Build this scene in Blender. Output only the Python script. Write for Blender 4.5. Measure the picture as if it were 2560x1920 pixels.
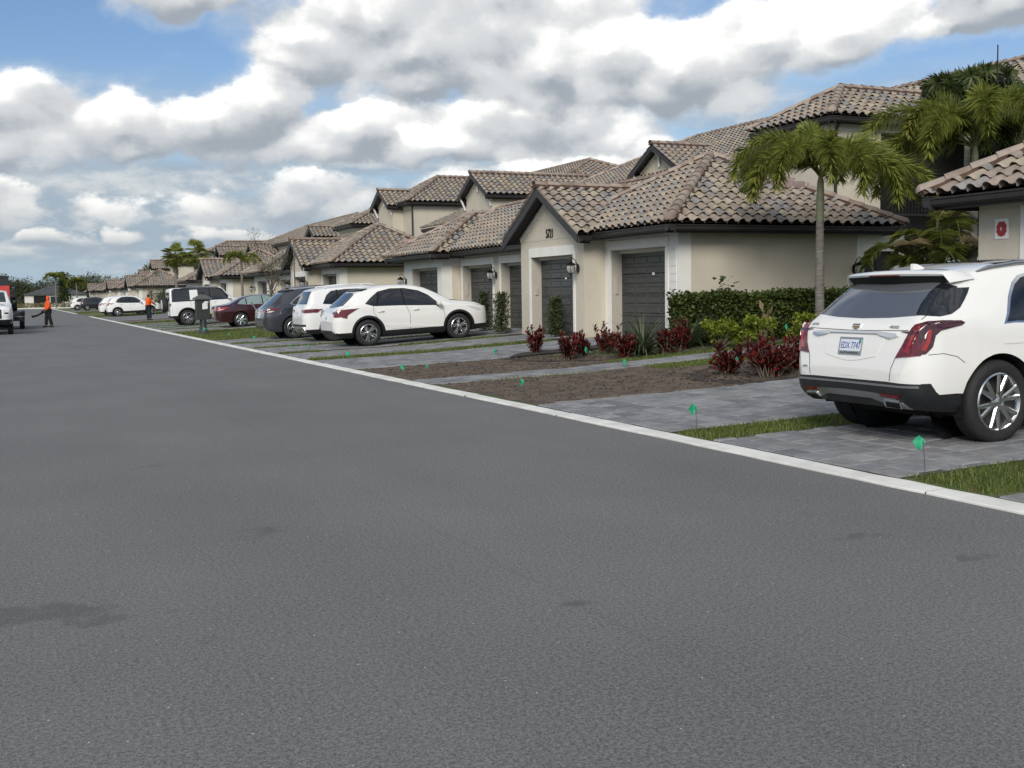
import bpy, bmesh, math, random
import numpy as np
from mathutils import Vector, Matrix
from mathutils.bvhtree import BVHTree
from mathutils.geometry import tessellate_polygon
random.seed(7); rng = np.random.default_rng(7)
R = math.radians; PI = math.pi
scene = bpy.context.scene
for _o in list(bpy.data.objects): bpy.data.objects.remove(_o)
COL = scene.collection

# ------------------------------------------------------------------ camera
AZ, PITCH, ROLL, EYE, FPX = R(23.93), R(4.64), R(.85), 1.515, 2800.0
cF = Vector((math.sin(AZ)*math.cos(PITCH), math.cos(AZ)*math.cos(PITCH), -math.sin(PITCH)))
_r0 = Vector((math.cos(AZ), -math.sin(AZ), 0)); _u0 = _r0.cross(cF)
cR = _r0*math.cos(ROLL) - _u0*math.sin(ROLL); cU = _u0*math.cos(ROLL) + _r0*math.sin(ROLL)
cam = bpy.data.cameras.new('camera'); camo = bpy.data.objects.new('camera', cam); COL.objects.link(camo)
cam.sensor_width = 36; cam.lens = 36*FPX/2560; cam.clip_start = .05; cam.clip_end = 8000
camo.matrix_world = Matrix(((cR.x, cU.x, -cF.x, 0), (cR.y, cU.y, -cF.y, 0), (cR.z, cU.z, -cF.z, EYE), (0, 0, 0, 1)))
scene.camera = camo

# ------------------------------------------------------------------ light
SUN_AZ, SUN_EL = R(216), R(30)          # azimuth clockwise from the street direction
vs = scene.view_settings
vs.view_transform = 'Standard'; vs.look = 'None'; vs.gamma = 1; vs.exposure = .80; vs.use_curve_mapping = False
sun = bpy.data.lights.new('sun', 'SUN'); sun.energy = 1.5; sun.angle = R(24); sun.color = (1, .945, .86)
suno = bpy.data.objects.new('sun', sun); COL.objects.link(suno)
sd = Vector((math.sin(SUN_AZ)*math.cos(SUN_EL), math.cos(SUN_AZ)*math.cos(SUN_EL), math.sin(SUN_EL)))
suno.rotation_euler = sd.to_track_quat('Z', 'Y').to_euler(); suno.location = (0, 0, 60)

class V:                                   # tiny expression layer over math nodes
    def __init__(s, t, k): s.t, s.k = t, k
    @staticmethod
    def op(t, o, *a, clamp=False):
        n = t.nodes.new('ShaderNodeMath'); n.operation = o; n.use_clamp = clamp
        for i, x in enumerate(a):
            if isinstance(x, V): t.links.new(x.k, n.inputs[i])
            else: n.inputs[i].default_value = float(x)
        return V(t, n.outputs[0])
    def __add__(s, o): return V.op(s.t, 'ADD', s, o)
    def __radd__(s, o): return V.op(s.t, 'ADD', s, o)
    def __sub__(s, o): return V.op(s.t, 'SUBTRACT', s, o)
    def __rsub__(s, o): return V.op(s.t, 'SUBTRACT', o, s)
    def __mul__(s, o): return V.op(s.t, 'MULTIPLY', s, o)
    def __rmul__(s, o): return V.op(s.t, 'MULTIPLY', s, o)
    def __truediv__(s, o): return V.op(s.t, 'DIVIDE', s, o)
    def max(s, o): return V.op(s.t, 'MAXIMUM', s, o)
    def min(s, o): return V.op(s.t, 'MINIMUM', s, o)
    def smax(s, o, d): return V.op(s.t, 'SMOOTH_MAX', s, o, d)
    def clamp(s): return V.op(s.t, 'ADD', s, 0, clamp=True)
    def step(s, a, b, smooth=True, c=0., d=1.):
        n = s.t.nodes.new('ShaderNodeMapRange'); n.interpolation_type = 'SMOOTHSTEP' if smooth else 'LINEAR'
        s.t.links.new(s.k, n.inputs[0])
        for i, x in zip((1, 2, 3, 4), (a, b, c, d)): n.inputs[i].default_value = x
        return V(s.t, n.outputs[0])
def vec(t, x, y, z=0):
    n = t.nodes.new('ShaderNodeCombineXYZ')
    for i, q in enumerate((x, y, z)):
        if isinstance(q, V): t.links.new(q.k, n.inputs[i])
        else: n.inputs[i].default_value = q
    return n.outputs[0]
def nz(t, co, scale, detail=4, rough=.55, dist=0.):
    n = t.nodes.new('ShaderNodeTexNoise'); n.inputs['Scale'].default_value = scale; n.inputs['Detail'].default_value = detail
    n.inputs['Roughness'].default_value = rough; n.inputs['Distortion'].default_value = dist
    t.links.new(co, n.inputs['Vector']); return V(t, n.outputs[0])
def mixc(t, f, a, b):
    n = t.nodes.new('ShaderNodeMix'); n.data_type = 'RGBA'
    for i, x in ((0, f), (6, a), (7, b)):
        if isinstance(x, V): t.links.new(x.k, n.inputs[i])
        elif hasattr(x, 'is_output'): t.links.new(x, n.inputs[i])
        else: n.inputs[i].default_value = x if i == 0 else (*x, 1)
    return n.outputs[2]

def build_world():
    w = bpy.data.worlds.new('World'); scene.world = w; w.use_nodes = True
    t = w.node_tree; t.nodes.clear(); N = t.nodes.new; L = t.links.new
    sky = N('ShaderNodeTexSky'); sky.sky_type = 'NISHITA'; sky.sun_disc = False
    sky.sun_elevation = SUN_EL; sky.sun_rotation = SUN_AZ; sky.altitude = 5; sky.air_density = 1.0; sky.dust_density = .6; sky.ozone_density = 1.6
    tc = N('ShaderNodeTexCoord'); sp = N('ShaderNodeSeparateXYZ'); L(tc.outputs['Generated'], sp.inputs[0])
    x, y, z = (V(t, k) for k in sp.outputs)
    az = V.op(t, 'ARCTAN2', x, y); el = V.op(t, 'ARCSINE', z)
    # picture-like angular coordinates: u = azimuth from the street, v = elevation (radians)
    ws = vec(t, az*3.0, el*4.2, 0); nw = N('ShaderNodeTexNoise'); nw.inputs['Scale'].default_value = 3.2; nw.inputs['Detail'].default_value = 6; nw.inputs['Roughness'].default_value = .6
    L(ws, nw.inputs['Vector']); sc = N('ShaderNodeSeparateColor'); L(nw.outputs['Color'], sc.inputs[0])
    wu = V(t, sc.outputs[0]) - .5; wv = V(t, sc.outputs[1]) - .5
    u = az + wu*.10; v = el + wv*.055
    def shade(dens, lift, near):
        co = vec(t, az, el*1.25, .37)
        n1 = nz(t, co, 13, 8 if near else 5, .56); n2 = nz(t, vec(t, az, el*1.25 + .016, .37), 13, 4, .5)     # n2: the same field seen a little lower, for relief
        nb = nz(t, vec(t, az*1.0, el*2.6, 3.1), 6, 6 if near else 4, .56)
        zz = z.max(.06); nd = nz(t, vec(t, x/zz*.55, y/zz*.55, 1.7), 1.15, 6, .55)                              # broken cumulus deck over the rest of the sky
        if near:
            upper = el.step(.30, .43).max(V.op(t, 'ABSOLUTE', az-AZ).step(.60, .73))
            dens = dens.max((nd-.475)*5.5*upper*el.step(.03, .14) - (1-upper)*2); lift = lift*(1-upper) + upper*(nd.step(.45, .68)*.35 + .38)
        else: dens = (nd-.475)*5.5*el.step(.03, .14); lift = nd.step(.45, .68)*.35 + .38
        low = 1-el.step(.06, .16)
        def puff(du_, dv_, sc_):                             # rounded cauliflower heads
            n_ = N('ShaderNodeTexVoronoi'); n_.feature = 'SMOOTH_F1'; n_.inputs['Scale'].default_value = sc_; n_.inputs['Smoothness'].default_value = .35; n_.voronoi_dimensions = '2D'
            L(vec(t, az + wu*.05 + (n1-.5)*.02 + du_, el*1.25 + wv*.05 + dv_, 0), n_.inputs['Vector']); return V(t, n_.outputs['Distance'])
        if near:
            n3 = nz(t, vec(t, az, el*1.9, 5.2), 38, 6, .6); pa, pb = puff(0, 0, 17), puff(-.004, .011, 17)
            d = dens + (n1-.5)*1.3 + (nb-.5)*.6 + (n3-.5)*(low*2.2+.5) + (.42-pa)*.75
        else: n3 = nb; d = dens + (n1-.5)*1.55 + (nb-.5)*.6
        cover = d.step(-.10, .42)*(1-low) + d.step(-.35, .75)*low*.92
        thin = d.step(-.60, .1)*.30*el.step(.0, .25)
        st = nz(t, vec(t, az*.8, el*3.4, 9.3), 9.5, 6 if near else 3, .58); streak = (st.step(.30, .52)*.8 + .2*low)*el.step(-.01, .05)*(1-el.step(.135, .20))*.95      # far layered cloud towards the horizon
        sh = lift*1.0 + (n1-n2)*1.0 + (n1-.5)*.45 + (nb-.5)*.5 + .02 + ((pb-pa)*1.5 + (n3-.5)*.25 if near else n1*0.)                 # bright crowns, grey-blue bases, relief from the noise slope
        c = mixc(t, sh.step(.0, .62), (.212, .236, .268), (.40, .412, .422))
        c = mixc(t, sh.step(.55, 1.25), c, (.72, .71, .685))
        c = mixc(t, 1-el.step(.0, .13), c, mixc(t, sh.step(.1, .8), (.225, .27, .315), (.405, .41, .405)))
        blue = N('ShaderNodeMix'); blue.data_type = 'RGBA'; blue.blend_type = 'MULTIPLY'; blue.inputs[0].default_value = 1
        L(sky.outputs[0], blue.inputs[6]); blue.inputs[7].default_value = (.047, .053, .062, 1)
        hz = mixc(t, (1-el.step(-.03, .22))*.9, blue.outputs[2], (.225, .30, .38))
        fin = mixc(t, streak, hz, mixc(t, (st+(n3-.5)*.5).step(.44, .72), (.215, .262, .31), (.40, .41, .41)))
        fin = mixc(t, thin, fin, (.38, .42, .45))
        fin = mixc(t, cover*(1-(1-el.step(.005, .05))*.8), fin, c)
        return mixc(t, el.step(-.03, -.005), (.12, .12, .11), fin)
    PU = lambda px: AZ + math.atan((px-1280)/FPX); PV = lambda px, py: math.atan((730-.0148*(px-1280)-py)/FPX/math.sqrt(1+((px-1280)/FPX)**2))
    # cumulus heads and banks: centre (px), half axes (px), base line (px) -> blended heaps
    H = [(1080, 40, 440, 270, 285), (860, 170, 185, 130, 290), (1420, 130, 330, 190, 330), (1690, 170, 330, 115, 300), (2010, 90, 330, 90, 220), (1350, 330, 360, 90, 420),
         (120, 300, 190, 105, 400), (330, 310, 150, 95, 400), (520, 320, 170, 85, 400), (690, 300, 150, 125, 400), (860, 350, 260, 85, 410), (1100, 370, 260, 50, 420),
         (1450, 440, 240, 85, 520), (1680, 400, 120, 75, 450), (1180, 500, 150, 60, 560),
         (40, 510, 70, 65, 570), (290, 540, 100, 42, 575), (520, 515, 140, 42, 560), (780, 500, 210, 66, 560), (330, 590, 60, 22, 610), (150, 600, 90, 20, 612), (560, 595, 110, 22, 615),
         (470, -25, 190, 78, 60), (2470, 20, 150, 105, 90), (2110, 270, 60, 34, 300), (-330, 330, 330, 130, 420), (-700, 480, 330, 90, 560), (3050, 300, 420, 120, 400), (3500, 120, 420, 190, 290), (2900, 520, 300, 60, 560)]
    dens = None; lift = None
    for (px, py, rx, ry, by) in H:
        cu, cv = PU(px), PV(px, py); ru = rx/FPX; rv = ry/FPX; bv = PV(px, by)
        du = (u-cu)/ru; dv = (v-cv)/rv
        m = 1 - (du*du + dv*dv)
        m = m.min((v-bv)/(.45*rv) + .12)                     # flat base
        hgt = ((el-bv)/(rv*1.5)).min(1.15).max(-.2)
        if dens is None: dens, lift = m, hgt
        else:
            k = (m-dens).step(-.45, .45); lift = lift + (hgt-lift)*k; dens = dens.smax(m, .15)
    c_in = shade(dens, lift, True)
    c_out = shade(None, None, False)
    bgA = N('ShaderNodeBackground'); L(c_in, bgA.inputs[0]); bgB = N('ShaderNodeBackground'); L(c_out, bgB.inputs[0])
    aw = V.op(t, 'ABSOLUTE', az-AZ); outside = V.op(t, 'GREATER_THAN', aw, .74).max(V.op(t, 'GREATER_THAN', el, .45)).max(V.op(t, 'LESS_THAN', el, -.03))
    mx = N('ShaderNodeMixShader'); L(outside.k, mx.inputs[0]); L(bgA.outputs[0], mx.inputs[1]); L(bgB.outputs[0], mx.inputs[2])
    out = N('ShaderNodeOutputWorld'); L(mx.outputs[0], out.inputs[0])
    w.cycles.sampling_method = 'MANUAL'; w.cycles.sample_map_resolution = 512
build_world()

# ------------------------------------------------------------------ mesh helpers
class MB:
    def __init__(s): s.v, s.f, s.m = [], [], []
    def add(s, vs_, fs, mi=0):
        b = len(s.v); s.v += [tuple(p) for p in vs_]; s.f += [tuple(b+i for i in f) for f in fs]; s.m += [mi]*len(fs); return s
    def box(s, x0, x1, y0, y1, z0, z1, mi=0):
        return s.add([(x0,y0,z0),(x1,y0,z0),(x1,y1,z0),(x0,y1,z0),(x0,y0,z1),(x1,y0,z1),(x1,y1,z1),(x0,y1,z1)],
                     [(0,3,2,1),(4,5,6,7),(0,1,5,4),(1,2,6,5),(2,3,7,6),(3,0,4,7)], mi)
    def obox(s, M, sx, sy, sz, mi=0):
        P = [M @ Vector((a*sx/2, b*sy/2, c*sz/2)) for c in (-1,1) for a,b in ((-1,-1),(1,-1),(1,1),(-1,1))]
        return s.add(P, [(0,3,2,1),(4,5,6,7),(0,1,5,4),(1,2,6,5),(2,3,7,6),(3,0,4,7)], mi)
    def bar(s, a, b, w, h=None, mi=0):
        a, b = Vector(a), Vector(b); d = b-a; h = h or w
        q = d.to_track_quat('Y', 'Z').to_matrix().to_4x4(); q.translation = (a+b)/2
        return s.obox(q, w, d.length, h, mi)
    def tube(s, pts, rad, n=8, mi=0, cap=True):
        pts = [Vector(p) for p in pts]; k = len(pts); rad = rad if hasattr(rad, '__len__') else [rad]*k
        b = len(s.v); up = Vector((0,0,1)); prev = None
        for i, p in enumerate(pts):
            d = (pts[min(i+1,k-1)]-pts[max(i-1,0)]).normalized()
            a = d.cross(up if prev is None else prev.cross(d) if False else up)
            if a.length < .05: a = d.cross(Vector((1,0,0)))
            a.normalize(); c = d.cross(a)
            if prev is not None and a.dot(prev) < 0: a, c = -a, -c
            prev = a
            s.v += [tuple(p + (a*math.cos(2*PI*j/n) + c*math.sin(2*PI*j/n))*rad[i]) for j in range(n)]
        for i in range(k-1):
            for j in range(n):
                s.f.append((b+i*n+j, b+i*n+(j+1)%n, b+(i+1)*n+(j+1)%n, b+(i+1)*n+j)); s.m.append(mi)
        if cap:
            s.f.append(tuple(b+j for j in range(n))[::-1]); s.m.append(mi); s.f.append(tuple(b+(k-1)*n+j for j in range(n))); s.m.append(mi)
        return s
    def lathe(s, prof, n=16, M=None, mi=0, a0=0., a1=2*PI):
        M = M or Matrix(); b = len(s.v); k = len(prof); full = abs(a1-a0-2*PI) < 1e-6; cols = n if full else n+1
        for r, z in prof:
            for j in range(cols):
                a = a0+(a1-a0)*j/n; s.v.append(tuple(M @ Vector((r*math.cos(a), r*math.sin(a), z))))
        for i in range(k-1):
            for j in range(n):
                j2 = (j+1) % cols
                s.f.append((b+i*cols+j, b+i*cols+j2, b+(i+1)*cols+j2, b+(i+1)*cols+j)); s.m.append(mi)
        return s
    def prism(s, poly, d, M=None, mi=0):      # polygon in local xy, extruded along local z by d
        M = M or Matrix(); n = len(poly); b = len(s.v)
        s.v += [tuple(M @ Vector((p[0], p[1], 0))) for p in poly] + [tuple(M @ Vector((p[0], p[1], d))) for p in poly]
        tri = tessellate_polygon([[Vector((p[0], p[1], 0)) for p in poly]])
        for t in tri: s.f.append((b+t[0], b+t[1], b+t[2])); s.m.append(mi); s.f.append((b+n+t[2], b+n+t[1], b+n+t[0])); s.m.append(mi)
        for i in range(n): s.f.append((b+i, b+(i+1)%n, b+n+(i+1)%n, b+n+i)); s.m.append(mi)
        return s
    def grid(s, P, mi=0, flip=False):         # P[i][j] points
        b = len(s.v); a, c = len(P), len(P[0])
        for r in P: s.v += [tuple(p) for p in r]
        for i in range(a-1):
            for j in range(c-1):
                q = (b+i*c+j, b+i*c+j+1, b+(i+1)*c+j+1, b+(i+1)*c+j); s.f.append(q[::-1] if flip else q); s.m.append(mi)
        return s
    def mesh(s, name, mats, smooth=None, fix=False):
        me = bpy.data.meshes.new(name); me.from_pydata(s.v, [], s.f)
        for m in (mats if isinstance(mats, (list, tuple)) else [mats]): me.materials.append(m)
        if max(s.m, default=0) > 0: me.polygons.foreach_set('material_index', s.m)
        if fix:
            bm = bmesh.new(); bm.from_mesh(me); bmesh.ops.recalc_face_normals(bm, faces=bm.faces); bm.to_mesh(me); bm.free()
        if smooth is not None:
            me.polygons.foreach_set('use_smooth', [True]*len(me.polygons))
            if smooth < 180: me.set_sharp_from_angle(angle=R(smooth))
        me.update(); return me
def link(name, me, parent=None, M=None):
    o = bpy.data.objects.new(name, me); COL.objects.link(o)
    if parent is not None: o.parent = parent
    if M is not None: o.matrix_local = M
    return o
SPLIT = ('wall', 'gutter', 'trim', 'jamb', 'soffit', 'frame', 'deck')
def part(name, mb, mats, parent=None, smooth=None, fix=False, M=None, label=None):
    if name in SPLIT and parent is not None and len(mb.f) < 3000:
        par = list(range(len(mb.v)))
        def find(a):
            while par[a] != a: par[a] = par[par[a]]; a = par[a]
            return a
        for f in mb.f:
            for a in f[1:]: par[find(a)] = find(f[0])
        grp = {}
        for i, f in enumerate(mb.f): grp.setdefault(find(f[0]), []).append(i)
        if len(grp) > 1:
            box = {}
            for r, fs in grp.items():
                P = [mb.v[i] for k in fs for i in mb.f[k]]; box[r] = [min(p[q] for p in P) for q in range(3)] + [max(p[q] for p in P) for q in range(3)]
            rs = list(grp)
            for i, a in enumerate(rs):
                for b in rs[i+1:]:
                    A, B = box[a], box[b]
                    if all(A[q]-.004 <= B[q+3] and B[q]-.004 <= A[q+3] for q in range(3)): par[find(a)] = find(b)
            sets = {}
            for r in rs: sets.setdefault(find(r), []).extend(grp[r])
            if len(sets) > 1:
                for fs in sets.values():
                    q = MB(); mp = {}
                    for k in fs:
                        f = []
                        for i in mb.f[k]:
                            if i not in mp: mp[i] = len(q.v); q.v.append(mb.v[i])
                            f.append(mp[i])
                        q.f.append(tuple(f)); q.m.append(mb.m[k])
                    o = link(name, q.mesh(name, mats, smooth, fix), parent, M)
                    if label: o['label'] = label
                return o
    o = link(name, mb.mesh(name, mats, smooth, fix), parent, M)
    if label: o['label'] = label
    return o
def tag(o, label, cat, group=None, kind=None):
    if label: o['label'] = label
    if cat: o['category'] = cat
    if group: o['group'] = group
    if kind: o['kind'] = kind
    return o
def thing(name, label, cat, loc=(0,0,0), rz=0, group=None):
    o = bpy.data.objects.new(name, None); COL.objects.link(o); o.empty_display_size = .1
    o.location = loc; o.rotation_euler = (0,0,rz); return tag(o, label, cat, group)
def struct(name, mb, mats, **k):
    o = part(name, mb, mats, **k); o['kind'] = 'structure'; return o

# ------------------------------------------------------------------ materials
MT = {}
def mat(name, col, rough=.7, col2=None, scale=6., detail=5, bump=0., bscale=None, metal=0., spec=.5, coat=0., emis=None, trans=0., contrast=(.35,.65), sheen=0., stretch=None, sub=0.):
    m = bpy.data.materials.new(name); m.use_nodes = True; t = m.node_tree; b = t.nodes['Principled BSDF']; MT[name] = m
    b.inputs['Base Color'].default_value = (*col, 1); b.inputs['Roughness'].default_value = rough; b.inputs['Metallic'].default_value = metal
    b.inputs['Specular IOR Level'].default_value = spec; b.inputs['Coat Weight'].default_value = coat; b.inputs['Coat Roughness'].default_value = .04
    b.inputs['Transmission Weight'].default_value = trans
    if emis: b.inputs['Emission Color'].default_value = (*emis[0], 1); b.inputs['Emission Strength'].default_value = emis[1]
    if col2 or bump:
        g = t.nodes.new('ShaderNodeNewGeometry'); co = g.outputs['Position']
        if stretch:
            mp = t.nodes.new('ShaderNodeMapping'); mp.inputs['Scale'].default_value = stretch; t.links.new(co, mp.inputs[0]); co = mp.outputs[0]
        if col2:
            n = nz(t, co, scale, detail, .6); t.links.new(mixc(t, n.step(*contrast), col, col2), b.inputs['Base Color'])
        if bump:
            n2 = nz(t, co, bscale or scale*8, 4, .6); bp = t.nodes.new('ShaderNodeBump'); bp.inputs['Strength'].default_value = bump; bp.inputs['Distance'].default_value = .02
            t.links.new(n2.k, bp.inputs['Height']); t.links.new(bp.outputs[0], b.inputs['Normal'])
    return m
def two_sided_leaf(name, c1, c2, scale=3., rough=.5, tr=.25):
    m = bpy.data.materials.new(name); m.use_nodes = True; t = m.node_tree; MT[name] = m
    b = t.nodes['Principled BSDF']; g = t.nodes.new('ShaderNodeNewGeometry'); n = nz(t, g.outputs['Position'], scale, 3)
    r = V(t, g.outputs['Random Per Island']); f = (n*.6 + r*.55).step(.25, .85)
    c = mixc(t, f, c1, c2); t.links.new(c, b.inputs['Base Color']); b.inputs['Roughness'].default_value = rough; b.inputs['Specular IOR Level'].default_value = .35
    tl = t.nodes.new('ShaderNodeBsdfTranslucent'); t.links.new(c, tl.inputs[0]); mx = t.nodes.new('ShaderNodeMixShader'); mx.inputs[0].default_value = tr
    t.links.new(b.outputs[0], mx.inputs[1]); t.links.new(tl.outputs[0], mx.inputs[2]); t.links.new(mx.outputs[0], t.nodes['Material Output'].inputs[0]); return m
def asphalt():
    m = bpy.data.materials.new('asphalt'); m.use_nodes = True; t = m.node_tree; b = t.nodes['Principled BSDF']; MT['asphalt'] = m
    g = t.nodes.new('ShaderNodeNewGeometry'); co = g.outputs['Position']
    fine = nz(t, co, 105, 3, .8); mid = nz(t, co, 9, 5, .6); big = nz(t, co, .45, 4, .5)
    mp = t.nodes.new('ShaderNodeMapping'); mp.inputs['Scale'].default_value = (1.0, .22, 1); t.links.new(co, mp.inputs[0]); lane = nz(t, mp.outputs[0], .9, 3, .5)
    fine2 = nz(t, co, 48, 3, .85)
    c = mixc(t, (fine*.55+fine2*.45).step(.40, .60), (.066, .066, .065), (.270, .267, .260))
    c = mixc(t, ((mid-.5)*.5 + (big-.5)*1.3 + (lane-.5)*.8 + .5).clamp(), mixc(t, .28, c, (.052, .052, .052)), mixc(t, .25, c, (.23, .228, .22)))
    # scuffed dark stains with their own outline
    w1 = nz(t, co, 2.6, 7, .66, .5); sx0 = t.nodes.new('ShaderNodeSeparateXYZ'); t.links.new(co, sx0.inputs[0]); X_, Y_ = V(t, sx0.outputs[0]), V(t, sx0.outputs[1]); spots = None
    for (cx, cy, rx, ry, k_) in ((.0,5.75,.55,.22,1.),(.35,5.55,.4,.12,.9),(1.25,7.2,.45,.22,.8),(1.75,7.45,.4,.16,.55),(.78,4.98,.16,.10,.75),(2.46,4.78,.10,.05,.8),(4.83,6.05,.12,.10,1.1),(4.70,5.31,.22,.10,1.1),(4.86,4.62,.25,.10,1.),(.45,6.4,.5,.1,.5),(2.9,5.9,.3,.08,.45),(4.1,9.9,.5,.12,.5),(3.2,12.5,.7,.15,.4),(1.0,10.5,.8,.2,.45)):
        dx_, dy_ = (X_-cx)/rx, (Y_-cy)/ry; g_ = (1.-(dx_*dx_+dy_*dy_)*.5).max(0.)*k_; spots = g_ if spots is None else spots.max(g_)
    stain = (w1+spots*.34-.17).step(.54, .66)*spots.step(.02, .3)
    c = mixc(t, stain*(fine2*.9)*.75, c, (.040, .040, .043))
    # pale chips of aggregate
    vo = t.nodes.new('ShaderNodeTexVoronoi'); vo.inputs['Scale'].default_value = 17; t.links.new(co, vo.inputs['Vector']); d = V(t, vo.outputs['Distance'])
    sc = t.nodes.new('ShaderNodeSeparateColor'); t.links.new(vo.outputs['Color'], sc.inputs[0]); pick = V(t, sc.outputs[0]).step(.80, .81)
    c = mixc(t, (1-d.step(.055, .085))*pick, c, (.62, .61, .58))
    # paving seam along the street
    sx = t.nodes.new('ShaderNodeSeparateXYZ'); t.links.new(co, sx.inputs[0]); wob = nz(t, co, .8, 4)
    seam = 1 - V.op(t, 'ABSOLUTE', V(t, sx.outputs[0]) - 2.45 + (wob-.5)*.3).step(.006, .035)
    c = mixc(t, seam*.08, c, (.05, .05, .052)); t.links.new(c, b.inputs['Base Color'])
    b.inputs['Roughness'].default_value = .82; b.inputs['Specular IOR Level'].default_value = .35
    bp = t.nodes.new('ShaderNodeBump'); bp.inputs['Strength'].default_value = .2; bp.inputs['Distance'].default_value = .004
    t.links.new(fine.k, bp.inputs['Height']); t.links.new(bp.outputs[0], b.inputs['Normal'])
asphalt()
mat('concrete', (.46,.455,.43), .85, (.36,.355,.335), 3, bump=.25, bscale=60)
mat('kerb', (.82,.81,.76), .85, (.66,.65,.61), 2.2, bump=.2, bscale=60)
for i, c in enumerate(((.26,.263,.272), (.215,.22,.23), (.30,.302,.308), (.245,.243,.243), (.175,.18,.19))): mat('paver%d' % i, c, .85, tuple(x*.78 for x in c), 7, bump=.3, bscale=90)
mat('joint', (.040,.038,.036), .95, (.085,.08,.075), 5)
mat('soil', (.088,.064,.047), .95, (.150,.112,.082), 3.2, bump=.9, bscale=22)
mat('lawn', (.075,.115,.030), .95, (.125,.135,.05), 1.6, bump=.8, bscale=40)
mat('field', (.20,.19,.11), .95, (.13,.145,.07), .3)
mat('sand', (.30,.265,.22), .95, (.22,.19,.155), 4, bump=.5, bscale=40)
mat('mulch', (.026,.021,.019), .95, (.060,.048,.042), 9, bump=1., bscale=35)
mat('stucco', (.60,.55,.455), .9, (.555,.508,.42), 1.3, bump=.6, bscale=42, stretch=(1,1,.6))
mat('stucco_white', (.80,.79,.75), .85, (.75,.74,.70), 1.5, bump=.15, bscale=60)
mat('jamb', (.47,.44,.38), .9)
mat('fascia', (.022,.020,.020), .45, (.030,.027,.027), 4)
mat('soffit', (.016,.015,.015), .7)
mat('door_paint', (.048,.052,.050), .38, (.042,.046,.045), 2)
mat('door_black', (.010,.010,.011), .45)
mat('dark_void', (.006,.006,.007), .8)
TILES = []
for i, c in enumerate(((.39,.325,.25), (.295,.28,.262), (.325,.262,.217), (.43,.37,.285), (.25,.24,.232), (.345,.29,.24))):
    TILES.append(mat('tile%d' % i, c, .85, tuple(x*.72 for x in c), 5, bump=.3, bscale=40))
mat('ridge0', (.31,.245,.20), .85, (.22,.165,.135), 4, bump=.3, bscale=40); mat('ridge1', (.30,.25,.215), .85, (.39,.32,.26), 4, bump=.3, bscale=40)
mat('mortar', (.098,.055,.040), .95, (.072,.040,.030), 8)
mat('deck', (.03,.024,.02), .95)
mat('vent_metal', (.30,.215,.20), .6, (.26,.18,.17), 5)
mat('lamp_metal', (.018,.015,.013), .4, metal=.6)
mat('lamp_glass', (.55,.56,.55), .08, trans=.55, spec=.6)
mat('white_card', (.8,.8,.79), .6); mat('ink', (.008,.008,.009), .5); mat('red_badge', (.38,.02,.03), .5)
mat('rubber', (.014,.014,.015), .75, (.022,.022,.022), 30); mat('plastic', (.013,.014,.016), .42, (.017,.018,.02), 20)
mat('gap', (.004,.004,.004), .9); mat('chrome', (.78,.79,.80), .12, metal=1); mat('alloy', (.62,.63,.64), .24, metal=1); mat('rotor', (.16,.155,.15), .4, metal=.9)
mat('satin', (.42,.43,.44), .35, metal=.9)
mat('paint_white', (.80,.80,.79), .28, coat=.8); mat('paint_pearl', (.83,.825,.80), .3, coat=.9); mat('paint_grey', (.058,.062,.074), .3, metal=.55, coat=1.); mat('paint_maroon', (.042,.006,.010), .3, metal=.35, coat=1.)
mat('paint_black', (.008,.008,.009), .25, coat=1.); mat('paint_red', (.52,.035,.02), .4, (.42,.03,.02), 3)
def glassmat(name, col, rough=.02, spec=.9):
    m = mat(name, col, rough, spec=spec); return m
glassmat('glass_dark', (.010,.012,.015)); glassmat('glass_mid', (.035,.045,.052)); glassmat('glass_pale', (.20,.27,.27), .05); mat('glass_rear', (.22,.235,.26), .06, metal=.55, spec=.9)
mat('lens_red', (.15,.004,.007), .1, (.09,.003,.006), 9, coat=1.); mat('lens_dark', (.045,.003,.006), .12, coat=1.); mat('lens_white', (.62,.62,.63), .1, coat=1.); mat('lens_bright', (.34,.012,.012), .12, coat=1.)
mat('plate_white', (.70,.74,.80), .5); mat('plate_blue', (.05,.09,.36), .5); mat('plate_green', (.03,.35,.25), .5); mat('plate_gold', (.50,.40,.10), .5)
two_sided_leaf('palm_leaf', (.095,.125,.018), (.34,.36,.085), 1.3, .45, .42); two_sided_leaf('palm_dark', (.030,.052,.016), (.11,.14,.045), 1.3); two_sided_leaf('palm_yellow', (.05,.075,.010), (.17,.18,.04), 2.); two_sided_leaf('frond_tan', (.16,.125,.07), (.24,.19,.10), 2.)
two_sided_leaf('hedge_leaf', (.025,.042,.010), (.105,.14,.030), 2.5); two_sided_leaf('lime_leaf', (.10,.14,.012), (.27,.32,.04), 2.5); two_sided_leaf('ti_leaf', (.022,.005,.007), (.19,.022,.016), 3., tr=.3)
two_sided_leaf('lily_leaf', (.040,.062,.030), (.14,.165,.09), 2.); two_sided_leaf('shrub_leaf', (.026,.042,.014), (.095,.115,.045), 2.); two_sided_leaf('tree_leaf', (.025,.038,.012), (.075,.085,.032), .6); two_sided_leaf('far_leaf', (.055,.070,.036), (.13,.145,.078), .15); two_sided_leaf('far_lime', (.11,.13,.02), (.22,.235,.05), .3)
two_sided_leaf('sage_leaf', (.07,.08,.045), (.16,.165,.10), 1.5)
two_sided_leaf('grass_blade', (.060,.110,.016), (.175,.225,.05), .9, .6, .3); two_sided_leaf('grass_dry', (.14,.12,.05), (.26,.22,.11), 2., .7, .3)
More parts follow.
